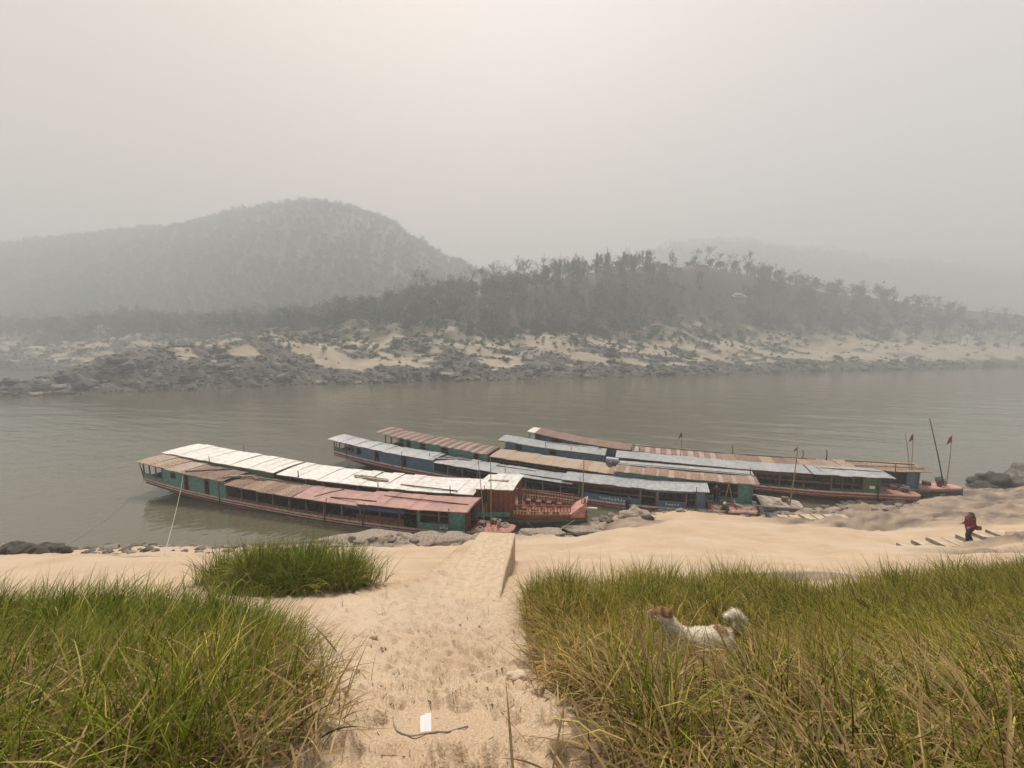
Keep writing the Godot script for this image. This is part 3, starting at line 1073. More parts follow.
		if t < -0.1 and g.randf() < 0.35:
			kd = "broad"
		xf[kd].append(Transform3D(Basis(Vector3.UP, g.randf() * TAU).scaled(Vector3(s, s * g.randf_range(0.85, 1.3), s)), Vector3(x, y - 0.5, -d)))
		cl[kd].append(Color.WHITE * g.randf_range(0.5, 1.5))
	tag(many("forest", low["broad"], leaf, xf["broad"], cl["broad"]), "hazy green woods covering the hills across the river", "forest")
	tag(many("forest", low["thin"], leaf, xf["thin"], cl["thin"]), "brown dry-season scrub woods between the green trees on the hills", "forest")
	# scrub dotted over the far bank
	var bx := []
	var bc := PackedColorArray()
	for k in 5200:
		var t := g.randf_range(-1.4, 1.4)
		var d := g.randf_range(130.0, 280.0)
		var sd := shore_dist(t * d, -d)
		if sd < 12.0 or sd > 85.0 or g.randf() > smoothstep(6.0, 48.0, sd) * (0.35 if t > 0.72 and sd < 50.0 else 1.0):
			continue
		var y := far_land(t * d, -d, sd)
		bx.append(Transform3D(Basis(Vector3.UP, g.randf() * TAU).scaled(Vector3.ONE * g.randf_range(0.3, 0.95)), Vector3(t * d, y - 0.1, -d)))
		bc.append(Color.WHITE * g.randf_range(0.75, 1.3))
	tag(many("undergrowth", lib["bush"][0][1], leaf, bx, bc), "low scrub dotted over the rocks and sand of the far bank", "scrub")

func build_far_houses() -> void:
	var g := RandomNumberGenerator.new()
	g.seed = 5
	for h in [[734, 281, 9.0, 4.2, "pale two-tier roofed building on the cleared slope below the big evergreen"], [672, 288, 7.0, 3.4, "small pale-roofed house at the edge of the tall tree stand"], [660, 279, 4.5, 2.6, "tiny whitish hut beside the tall tree stand"], [697, 298, 8.5, 3.6, "long pale-roofed house near the top of the cleared slope"]]:
		var t: float = (h[0] - 512.0) / FPX
		var d: float = h[1]
		var x := t * d
		var y := far_land(x, -d, shore_dist(x, -d))
		var o := base("house", Vector3(x, y - 1.5, -d), g.randf_range(-0.3, 0.3))
		var w: float = h[2]
		var hh: float = h[3]
		var b := MB.new()
		b.box(Vector3(-w / 2, -2.0, -2.5), Vector3(w / 2, hh * 0.62, 2.5))
		put("wall", b.mesh(), M.bare_wood, o)
		b = MB.new()
		var e := hh * 0.62
		b.hexa([Vector3(-w / 2 - 0.5, e, -3), Vector3(w / 2 + 0.5, e, -3), Vector3(w / 2 + 0.5, e, 3), Vector3(-w / 2 - 0.5, e, 3), Vector3(-w / 2 - 0.2, hh, -0.2), Vector3(w / 2 + 0.2, hh, -0.2), Vector3(w / 2 + 0.2, hh, 0.2), Vector3(-w / 2 - 0.2, hh, 0.2)])
		put("roof", b.mesh(), M.roof_grey, o)
		for q in 2:
			b = MB.new()
			b.box(Vector3(-w * 0.28 + q * w * 0.45, 0.5, 2.5), Vector3(-w * 0.28 + q * w * 0.45 + 0.9, 1.6, 2.54))
			put("window", b.mesh(), M.dark, o)
		b = MB.new()
		b.box(Vector3(-0.45, -0.4, 2.5), Vector3(0.45, 1.7, 2.55))
		put("door", b.mesh(), M.wood, o)
		if h[0] == 734:
			b = MB.new()
			b.hexa([Vector3(-3, hh, -2), Vector3(3, hh, -2), Vector3(3, hh, 2), Vector3(-3, hh, 2), Vector3(-2, hh + 1.6, -0.2), Vector3(2, hh + 1.6, -0.2), Vector3(2, hh + 1.6, 0.2), Vector3(-2, hh + 1.6, 0.2)])
			put("upper_roof", b.mesh(), M.roof_grey, o)
		tag(o, h[4], "house")

# ---------------------------------------------------------------- boats
func build_materials() -> void:
	var PAINT := Color(0.93, 0.93, 0.93)
	var grime := func(key, sd, a, b, c): return noise_tex(key, sd, 0.012, 5, 512, [a, b, c])
	M.grass = vmat(0.65)
	M.grass.metallic_specular = 0.25
	M.grass.backlight_enabled = true
	M.grass.backlight = Color(0.5, 0.5, 0.5)
	M.plaster = mat(L(0.55, 0.53, 0.5), 0.9)
	M.dark = mat(L(0.03, 0.03, 0.03), 0.7)
	M.wood = tmat(noise_tex("wood", 51, 0.02, 4, 256, [Color(0.11, 0.065, 0.04), Color(0.20, 0.13, 0.085), Color(0.27, 0.19, 0.13)], 6.0), 0.6, 0.8)
	M.bare_wood = tmat(noise_tex("wood2", 52, 0.02, 4, 256, [Color(0.22, 0.17, 0.13), Color(0.36, 0.30, 0.24), Color(0.44, 0.38, 0.31)], 6.0), 0.6, 0.9)
	M.bamboo = tmat(noise_tex("bamboo", 53, 0.02, 3, 256, [Color(0.30, 0.23, 0.14), Color(0.46, 0.38, 0.24)]), 0.8, 0.6)
	M.pole = tmat(noise_tex("pole", 54, 0.02, 3, 256, [Color(0.07, 0.05, 0.04), Color(0.15, 0.11, 0.09)]), 0.8, 0.8)
	M.pale_pole = tmat(noise_tex("palepole", 55, 0.02, 3, 256, [Color(0.42, 0.40, 0.37), Color(0.58, 0.56, 0.52)]), 0.8, 0.6)
	M.teal = tmat(grime.call("teal", 61, Color(0.050, 0.155, 0.145), Color(0.085, 0.235, 0.215), Color(0.12, 0.28, 0.255)), 0.35, 0.6, PAINT)
	M.blue = tmat(grime.call("blue", 62, Color(0.045, 0.115, 0.20), Color(0.075, 0.165, 0.265), Color(0.11, 0.20, 0.29)), 0.35, 0.6, PAINT)
	M.deep_blue = tmat(grime.call("dblue", 63, Color(0.03, 0.075, 0.15), Color(0.05, 0.11, 0.21), Color(0.07, 0.14, 0.24)), 0.35, 0.6, PAINT)
	M.green = tmat(grime.call("green", 64, Color(0.045, 0.11, 0.04), Color(0.07, 0.16, 0.055), Color(0.09, 0.19, 0.075)), 0.35, 0.6, PAINT)
	M.red = tmat(grime.call("red", 65, Color(0.18, 0.035, 0.03), Color(0.28, 0.055, 0.045), Color(0.33, 0.09, 0.07)), 0.35, 0.6, PAINT)
	M.maroon = tmat(grime.call("maroon", 66, Color(0.09, 0.025, 0.02), Color(0.155, 0.04, 0.03), Color(0.21, 0.065, 0.045)), 0.35, 0.65)
	M.varnish = tmat(grime.call("varnish", 67, Color(0.12, 0.032, 0.014), Color(0.20, 0.055, 0.025), Color(0.27, 0.09, 0.04)), 0.6, 0.4, PAINT)
	M.gilt = tmat(grime.call("gilt", 68, Color(0.32, 0.14, 0.06), Color(0.48, 0.27, 0.12), Color(0.62, 0.42, 0.24)), 1.2, 0.5, PAINT)
	M.stripe = tmat(grime.call("stripe", 69, Color(0.46, 0.36, 0.32), Color(0.66, 0.58, 0.54), Color(0.76, 0.70, 0.66)), 0.35, 0.6, PAINT)
	M.stripe_pink = tmat(grime.call("stripe_pink", 70, Color(0.42, 0.25, 0.21), Color(0.58, 0.42, 0.37), Color(0.66, 0.52, 0.47)), 0.35, 0.6, PAINT)
	M.hull = tmat(grime.call("hull", 71, Color(0.035, 0.024, 0.02), Color(0.07, 0.045, 0.035), Color(0.10, 0.07, 0.055)), 0.35, 0.7)
	M.hull_grey = tmat(grime.call("hull_grey", 72, Color(0.12, 0.12, 0.105), Color(0.19, 0.185, 0.16), Color(0.25, 0.24, 0.21)), 0.35, 0.7)
	M.deck_pink = tmat(grime.call("deck_pink", 73, Color(0.36, 0.16, 0.13), Color(0.48, 0.23, 0.20), Color(0.54, 0.30, 0.26)), 0.35, 0.7, PAINT)
	M.deck_red = tmat(grime.call("deck_red", 74, Color(0.24, 0.08, 0.06), Color(0.34, 0.14, 0.10), Color(0.42, 0.22, 0.17)), 0.5, 0.8, PAINT)
	M.tarp = mat(L(0.03, 0.05, 0.14), 0.6)
	M.tank = mat(L(0.14, 0.18, 0.22), 0.5)
	M.flag = mat(L(0.22, 0.03, 0.04), 0.8)
	M.flag_blue = mat(L(0.03, 0.04, 0.16), 0.8)
	M.white_paint = mat(L(0.74, 0.73, 0.70), 0.6)
	M.rope = mat(L(0.34, 0.30, 0.24), 0.9)
	M.dark_rope = mat(L(0.10, 0.09, 0.075), 0.9)
	M.vinyl = mat(L(0.035, 0.03, 0.035), 0.5)
	M.roof_white = tmat(grime.call("rwhite", 81, Color(0.58, 0.56, 0.52), Color(0.74, 0.72, 0.68), Color(0.80, 0.79, 0.76)), 0.3, 0.55, Color(0.86, 0.86, 0.86))
	var rw2 := tmat(TX["rwhite"], 0.3, 0.55, Color(0.84, 0.84, 0.835), Vector3(0.3, 0.1, 0.6))
	M.roof_grey = tmat(grime.call("rgrey", 82, Color(0.27, 0.28, 0.285), Color(0.385, 0.40, 0.405), Color(0.45, 0.46, 0.465)), 0.25, 0.5)
	var rg2 := tmat(TX["rgrey"], 0.25, 0.5, Color(0.79, 0.795, 0.80), Vector3(0.3, 0.1, 0.6))
	M.roof_pink = tmat(grime.call("rpink", 83, Color(0.36, 0.19, 0.155), Color(0.47, 0.235, 0.195), Color(0.52, 0.29, 0.245)), 0.2, 0.6)
	var rp2 := tmat(TX["rpink"], 0.2, 0.6, Color(0.79, 0.795, 0.80), Vector3(0.3, 0.1, 0.6))
	M.rust = tmat(noise_tex("rust", 84, 0.03, 5, 512, [Color(0.14, 0.06, 0.03), Color(0.25, 0.12, 0.065), Color(0.33, 0.19, 0.115), Color(0.52, 0.43, 0.35)], 1.0, 4.2), 0.5, 0.85)
	M.rust2 = tmat(TX["rust"], 0.42, 0.85, Color(0.75, 0.73, 0.73), Vector3(0.4, 0.2, 0.1))
	M.tan = tmat(noise_tex("tan", 85, 0.03, 5, 512, [Color(0.18, 0.09, 0.05), Color(0.44, 0.30, 0.19), Color(0.30, 0.175, 0.10), Color(0.52, 0.39, 0.27), Color(0.68, 0.60, 0.50)], 1.0, 4.2), 0.55, 0.85)
	M.tan2 = tmat(TX["tan"], 0.4, 0.85, Color(0.77, 0.74, 0.71), Vector3(0.7, 0.2, 0.4))
	M.pale_rust = tmat(noise_tex("prust", 86, 0.03, 5, 512, [Color(0.27, 0.125, 0.075), Color(0.40, 0.26, 0.20), Color(0.54, 0.46, 0.41), Color(0.62, 0.56, 0.52)], 1.0, 4.2), 0.6, 0.75)
	M.brown_iron = tmat(noise_tex("biron", 87, 0.02, 5, 512, [Color(0.13, 0.055, 0.04), Color(0.22, 0.105, 0.08), Color(0.30, 0.18, 0.14), Color(0.38, 0.29, 0.25)], 1.0, 4.2), 0.5, 0.85)
	M.sets = {
		"white": [M.roof_white, rw2, M.roof_white], "grey": [M.roof_grey, rg2, M.roof_grey], "pink": [M.roof_pink, rp2],
		"rust": [M.rust, M.rust2, M.brown_iron], "tan": [M.tan, M.tan2, M.pale_rust, M.tan], "patch": [M.pale_rust, M.rust], "streak": [M.pale_rust, M.brown_iron], "iron": [M.brown_iron, M.rust2],
		"mixed": [M.rust2, M.tan2, M.rust]}

func curve(t: Array, x: float) -> float:
	return (lerp_table(t, x - 0.9) + 2.0 * lerp_table(t, x) + lerp_table(t, x + 0.9)) * 0.25

func strip(s0: float, s1: float, low: Callable, high: Callable, side: Callable, off: float, th: float) -> ArrayMesh:
	# an upright board that follows the boat's sheer between two height curves; w grows away from the bank side
	var b := MB.new()
	var n := maxi(1, int(ceil((s1 - s0) / 0.6)))
	for k in n:
		var a := lerpf(s0, s1, float(k) / n)
		var e := lerpf(s0, s1, float(k + 1) / n)
		var wa: float = side.call(a) + off
		var we: float = side.call(e) + off
		b.hexa([Vector3(a, low.call(a), -wa), Vector3(e, low.call(e), -we), Vector3(e, low.call(e), -we - th), Vector3(a, low.call(a), -wa - th), Vector3(a, high.call(a), -wa), Vector3(e, high.call(e), -we), Vector3(e, high.call(e), -we - th), Vector3(a, high.call(a), -wa - th)])
	return b.mesh()

var sheet_cache := {}
func sheet_mesh(width: float, length: float, camber: float) -> ArrayMesh:
	# one corrugated roof sheet: ripples run across the boat; slightly lower at both eaves
	var key := "%.2f/%.2f/%.2f" % [width, length, camber]
	if sheet_cache.has(key):
		return sheet_cache[key]
	var nx := 17
	var nw := 5
	var b := MB.new()
	var pts := []
	for i in nx:
		var row := []
		for j in nw:
			var f := float(j) / (nw - 1)
			var y := camber * (1.0 - pow(2.0 * f - 1.0, 2.0)) + (0.018 if i % 2 == 0 else 0.0)
			row.append(Vector3(length * i / (nx - 1), y, -f * width))
		pts.append(row)
	for i in nx - 1:
		for j in nw - 1:
			b.quad(pts[i][j], pts[i + 1][j], pts[i + 1][j + 1], pts[i][j + 1])
	for i in nx - 1:    # turned-down eave
		for j in [0, nw - 1]:
			var dn := Vector3(0, -0.05, 0)
			b.quad(pts[i][j] + dn, pts[i + 1][j] + dn, pts[i + 1][j], pts[i][j])
	sheet_cache[key] = b.mesh()
	return sheet_cache[key]

func lettering(s0: float, n: int, h: float, w: float, sd: int, at_y: Callable, z: float) -> ArrayMesh:
	# rounded looped script: rings, stems and tails, as the painted name looks from the bank
	var g := RandomNumberGenerator.new()
	g.seed = sd
	var b := MB.new()
	for k in n:
		var x := s0 + k * w
		var y: float = at_y.call(x)
		var r := h * 0.26
		var pts := []
		for q in 9:
			var a := TAU * q / 8.0
			pts.append(Vector3(x + w * 0.35 + cos(a) * r, y + h * (0.3 if k % 3 else 0.55) + sin(a) * r * 1.1, z))
		pts.append(Vector3(x + w * 0.72, y + h * 0.1, z))
		pts.append(Vector3(x + w * 0.74, y + h * (0.95 if g.randf() < 0.6 else 0.7), z))
		if g.randf() < 0.4:
			pts.append(Vector3(x + w * 0.5, y + h * 1.12, z))
		for q in pts.size() - 1:
			var p: Vector3 = pts[q]
			var e: Vector3 = pts[q + 1]
			var d := (e - p).normalized()
			var u := Vector3(-d.y, d.x, 0) * h * 0.07
			b.quad(p - u, p + u, e + u, e - u)
	return b.mesh()

func seat_mesh() -> ArrayMesh:
	if sheet_cache.has("seat"):
		return sheet_cache["seat"]
	var b := MB.new()
	b.box(Vector3(0, 0, 0), Vector3(0.46, 0.36, -1.0))
	b.hexa([Vector3(0.0, 0.3, 0), Vector3(0.1, 0.3, 0), Vector3(0.1, 0.3, -1.0), Vector3(0.0, 0.3, -1.0), Vector3(-0.12, 0.86, 0), Vector3(-0.02, 0.86, 0), Vector3(-0.02, 0.86, -1.0), Vector3(-0.12, 0.86, -1.0)])
	sheet_cache["seat"] = b.mesh()
	return sheet_cache["seat"]

func boat(label: String, at: Vector3, ang: float, cf: Dictionary) -> Node3D:
	var o := base("passenger_boat", at, -deg_to_rad(ang))
	tag(o, label, "boat", "long passenger boats moored along the bank")
	var W: float = cf.width
	var LL: float = cf.length
	var railp: Array = cf.rail
	var bow: float = cf.get("bow", 6.5)
	var rail := func(s): return curve(railp, s)
	var inset := func(s):      # plan taper, per side
		var q := clampf((s - (LL - bow)) / bow, 0.0, 1.0)
		var p := clampf(1.0 - s / 3.5, 0.0, 1.0)
		return W * 0.5 * (cf.get("blunt", 0.7) * pow(q, 1.7) + 0.12 * p * p)
	var side_far := func(s): return W - inset.call(s)
	# hull
	var hb := MB.new()
	var prev := []
	var n := int(LL / 0.5)
	for k in n + 1:
		var s := LL * k / n
		var r: float = rail.call(s)
		var i: float = inset.call(s)
		var q := clampf((s - (LL - bow)) / bow, 0.0, 1.0)
		var p := clampf(1.0 - s / 6.0, 0.0, 1.0)
		var depth := lerpf(lerpf(1.15, 0.42, pow(q, 1.5)), 0.5, pow(p, 1.6))
		var yb := r - depth
		var ring := [Vector3(s, r, -i), Vector3(s, r - depth * 0.35, -i - 0.03), Vector3(s, r - depth * 0.75, -i - W * 0.10), Vector3(s, yb, -i - W * 0.26 * (1.0 - q)), Vector3(s, yb, -W + i + W * 0.26 * (1.0 - q)), Vector3(s, r - depth * 0.75, -W + i + W * 0.10), Vector3(s, r - depth * 0.35, -W + i + 0.03), Vector3(s, r, -W + i)]
		if k > 0:
			for e in 7:
				hb.quad(prev[e], ring[e], ring[e + 1], prev[e + 1])
		if k == 0 or k == n:
			for e in range(1, 7):
				hb.tri(ring[0], ring[e], ring[e + 1])
		prev = ring
	put("hull", hb.mesh(), cf.get("hull", M.hull), o)
	# rubbing strakes
	var y := 0.0
	for st in cf.bands:
		var y0: float = -st[0]
		var y1: float = -st[1]
		put(st[3], strip(0.05, LL - 0.1, func(s): return rail.call(s) + y1, func(s): return rail.call(s) + y0, inset, -0.035, 0.05), st[2], o)
		put(st[3], strip(0.05, LL - 0.1, func(s): return rail.call(s) + y1, func(s): return rail.call(s) + y0, side_far, -0.015, 0.05), st[2], o)
	# cabin sole and decks
	var db := MB.new()
	var dk: float = cf.get("deck_from", LL - 4.0)
	for k in n:
		var a := LL * k / n
		var e := LL * (k + 1) / n
		var fa := 0.03 if a >= dk else -0.5
		db.hexa([Vector3(a, rail.call(a) + fa - 0.05, -inset.call(a) - 0.06), Vector3(e, rail.call(e) + fa - 0.05, -inset.call(e) - 0.06), Vector3(e, rail.call(e) + fa - 0.05, -W + inset.call(e) + 0.06), Vector3(a, rail.call(a) + fa - 0.05, -W + inset.call(a) + 0.06), Vector3(a, rail.call(a) + fa, -inset.call(a) - 0.06), Vector3(e, rail.call(e) + fa, -inset.call(e) - 0.06), Vector3(e, rail.call(e) + fa, -W + inset.call(e) + 0.06), Vector3(a, rail.call(a) + fa, -W + inset.call(a) + 0.06)])
	put("deck", db.mesh(), cf.get("deck", M.wood), o)
	# roofs of single sheets
	var g := RandomNumberGenerator.new()
	g.seed = cf.get("seed", 1)
	var rooftab := []
	for rf in cf.roofs:      # [s0, s1, heights, sheet set, overhang near, overhang far, sheet length]
		var s: float = rf[0]
		var k := 0
		var mats: Array = M.sets[rf[3]]
		var wd: float = W + rf[4] + rf[5]
		while s < rf[1] - 0.05:
			var ln: float = rf[6]
			if rf[3] == "patch":
				ln = rf[6] * (g.randf_range(0.55, 1.15) if k % 2 else g.randf_range(0.25, 0.6))
			ln = minf(ln, rf[1] - s)
			var y0 := curve(rf[2], s)
			var y1 := curve(rf[2], s + ln)
			var o2 := put("roof_sheet", sheet_mesh(wd, 1.0, 0.07), mats[k % mats.size()] if rf[3] in ["patch", "streak"] else mats[g.randi() % mats.size()], o)
			var sl := atan2(y1 - y0, ln)
			o2.transform = Transform3D(Basis(Vector3(0, 0, 1), sl) * Basis.from_scale(Vector3((ln + 0.05) / cos(sl), 1, 1)), Vector3(s, y0 + (0.015 if k % 2 else 0.0) + g.randf() * 0.02, rf[4] + g.randfn() * 0.03))
			o2.rotate_object_local(Vector3.RIGHT, g.randfn() * 0.008)
			s += ln
			k += 1
		# eave beams under the sheets
		var rp: Array = rf[2]
		for sd in [[0.05, inset], [-0.12, side_far]]:
			put("eave_beam", strip(rf[0] + 0.05, rf[1] - 0.05, func(q): return curve(rp, q) - 0.17, func(q): return curve(rp, q) - 0.05, sd[1], sd[0], 0.07), M.wood, o)
		for q in rp:
			rooftab.append(q)
	rooftab.sort_custom(func(a, b): return a[0] < b[0])
	var roof := func(s):
		for rf in cf.roofs:
			if s >= rf[0] - 0.01 and s <= rf[1] + 0.01:
				return curve(rf[2], s)
		return curve(rooftab, s)
	# sides: [kind, s0, s1, material, ...]
	for sg in cf.sides:
		var s0: float = sg[1]
		var s1: float = sg[2]
		var full := func(s): return roof.call(s) - 0.06
		var foot := func(s): return rail.call(s) + 0.0
		match sg[0]:
			"wall":
				var wins: Array = sg[4] if sg.size() > 4 else []
				var at_s := s0
				for wn in wins:      # [s0, s1, sill above rail, head below roof]
					put("wall_panel", strip(at_s, wn[0], foot, full, inset, 0.0, 0.05), sg[3], o)
					var sill: float = wn[2]
					var head: float = wn[3]
					if sill > 0.02:
						put("wall_panel", strip(wn[0], wn[1], foot, func(s): return rail.call(s) + sill, inset, 0.0, 0.05), sg[3], o)
					if head > 0.02:
						put("wall_panel", strip(wn[0], wn[1], func(s): return roof.call(s) - head, full, inset, 0.0, 0.05), sg[3], o)
					var fr := put("window_frame" if sill > 0.02 else "door_frame", strip(wn[0] - 0.05, wn[0] + 0.03, func(s): return rail.call(s) + sill, func(s): return roof.call(s) - maxf(head, 0.06), inset, -0.02, 0.09), M.wood, o)
					put("jamb", strip(wn[1] - 0.03, wn[1] + 0.05, func(s): return rail.call(s) + sill, func(s): return roof.call(s) - maxf(head, 0.06), inset, -0.02, 0.09), M.wood, fr)
					at_s = wn[1]
				put("wall_panel", strip(at_s, s1, foot, full, inset, 0.0, 0.05), sg[3], o)
			"open":
				var step: float = sg[4] if sg.size() > 4 else 1.75
				var bul: float = sg[5] if sg.size() > 5 else 0.24
				if bul > 0.0:
					put("bulwark", strip(s0, s1, foot, func(s): return rail.call(s) + bul, inset, 0.0, 0.05), sg[3], o)
					put("handrail", strip(s0, s1, func(s): return rail.call(s) + bul, func(s): return rail.call(s) + bul + 0.05, inset, -0.03, 0.12), M.wood, o)
				var s := s0
				while s <= s1 + 0.01:
					var pb := MB.new()
					var zz: float = -inset.call(s) - 0.03
					pb.box(Vector3(s - 0.045, rail.call(s) - 0.03, zz + 0.04), Vector3(s + 0.045, roof.call(s) - 0.08, zz - 0.05))
					put("post", pb.mesh(), sg[6] if sg.size() > 6 else M.wood, o)
					s += step
				if cf.get("seats", true):
					s = s0 + 0.8
					while s < s1 - 0.6:
						var se := put("seat", seat_mesh(), M.vinyl, o)
						se.position = Vector3(s, rail.call(s) - 0.5, -0.35)
						s += 1.1
			"gap":
				pass
		# side away from the bank is boarded; on open stretches added to darken interiors
		if sg[0] != "gap":
			put("wall_panel", strip(s0, s1, foot, func(s): return rail.call(s) + 0.55, side_far, -0.05, 0.05), cf.get("far_wall", M.wood), o)
			put("wall_panel", strip(s0, s1, func(s): return rail.call(s) + 0.55, full, side_far, -0.05, 0.05), cf.get("far_wall", M.wood), o)
	for ew in cf.get("ends", []):       # cross walls [s, material, doorway from w, to w]
		var s: float = ew[0]
		for wr in ew[2]:
			var b := MB.new()
			b.box(Vector3(s - 0.03, rail.call(s) - 0.45, -W * wr[0]), Vector3(s + 0.03, roof.call(s) - 0.05, -W * wr[1]))
			put("cross_wall", b.mesh(), ew[1], o)
	for pl in cf.get("poles", []):      # [s, w, y0, y1, radius, material, lean s, lean w]
		var b := MB.new()
		var pm := Vector3(pl[0] + pl[6] * 0.5, (pl[2] + pl[3]) * 0.5, -pl[1] - pl[7] * 0.5)
		b.tube(Vector3(pl[0], pl[2], -pl[1]), pm + Vector3(0.03, 0, 0.02), pl[4], pl[4] * 0.85, 6)
		b.tube(pm + Vector3(0.03, 0, 0.02), Vector3(pl[0] + pl[6], pl[3], -pl[1] - pl[7]), pl[4] * 0.85, pl[4] * 0.6, 6)
		put("pole", b.mesh(), pl[5], o)
	for fl in cf.get("flags", []):      # limp cloth hanging from a staff: [s, w, top y, height, width]
		var b := MB.new()
		var cols := 7
		for k in cols:
			for e in 5:
				var P := func(i, j):
					var f: float = float(i) / cols
					var h: float = float(j) / 5.0
					return Vector3(fl[0] - f * fl[4] * (0.55 + 0.25 * h) - 0.02, fl[2] - h * fl[3] - f * fl[4] * 0.75, -fl[1] + 0.05 * sin(f * 9.0 + h * 2.0))
				b.quad(P.call(k, e), P.call(k + 1, e), P.call(k + 1, e + 1), P.call(k, e + 1))
		put("flag", b.mesh(), M.flag, o)
	for ln in cf.get("laid", []):       # long poles and planks lying on the roof: [s0, s1, w0, w1, lift, radius, material, planked]
		var b := MB.new()
		var a := Vector3(ln[0], roof.call(ln[0]) + ln[4] + 0.07, -ln[2])
		var e := Vector3(ln[1], roof.call(ln[1]) + ln[4] + 0.07, -ln[3])
		if ln[7]:
			b.hexa([a + Vector3(0, 0, 0.12), e + Vector3(0, 0, 0.12), e + Vector3(0, 0, -0.12), a + Vector3(0, 0, -0.12), a + Vector3(0, 0.05, 0.12), e + Vector3(0, 0.05, 0.12), e + Vector3(0, 0.05, -0.12), a + Vector3(0, 0.05, -0.12)])
			put("plank", b.mesh(), ln[6], o)
		else:
			b.path([a, a.lerp(e, 0.5) + Vector3(0, 0.02, 0.03), e], ln[5], 6)
			put("roof_pole", b.mesh(), ln[6], o)
	for tx in cf.get("texts", []):      # [s0, count, height, pitch, seed, above rail]
		var up: float = tx[5]
		put("lettering", lettering(tx[0], tx[1], tx[2], tx[3], tx[4], func(s): return rail.call(s) + up, 0.012 - inset.call(tx[0])), M.white_paint, o)
	for pn in cf.get("panels", []):     # [s0, s1, low above rail, high above rail, material, offset]
		var lo: float = pn[2]
		var hi: float = pn[3]
		put("side_board", strip(pn[0], pn[1], func(s): return rail.call(s) + lo, func(s): return rail.call(s) + hi, inset, pn[5], 0.03), pn[4], o)
	return o

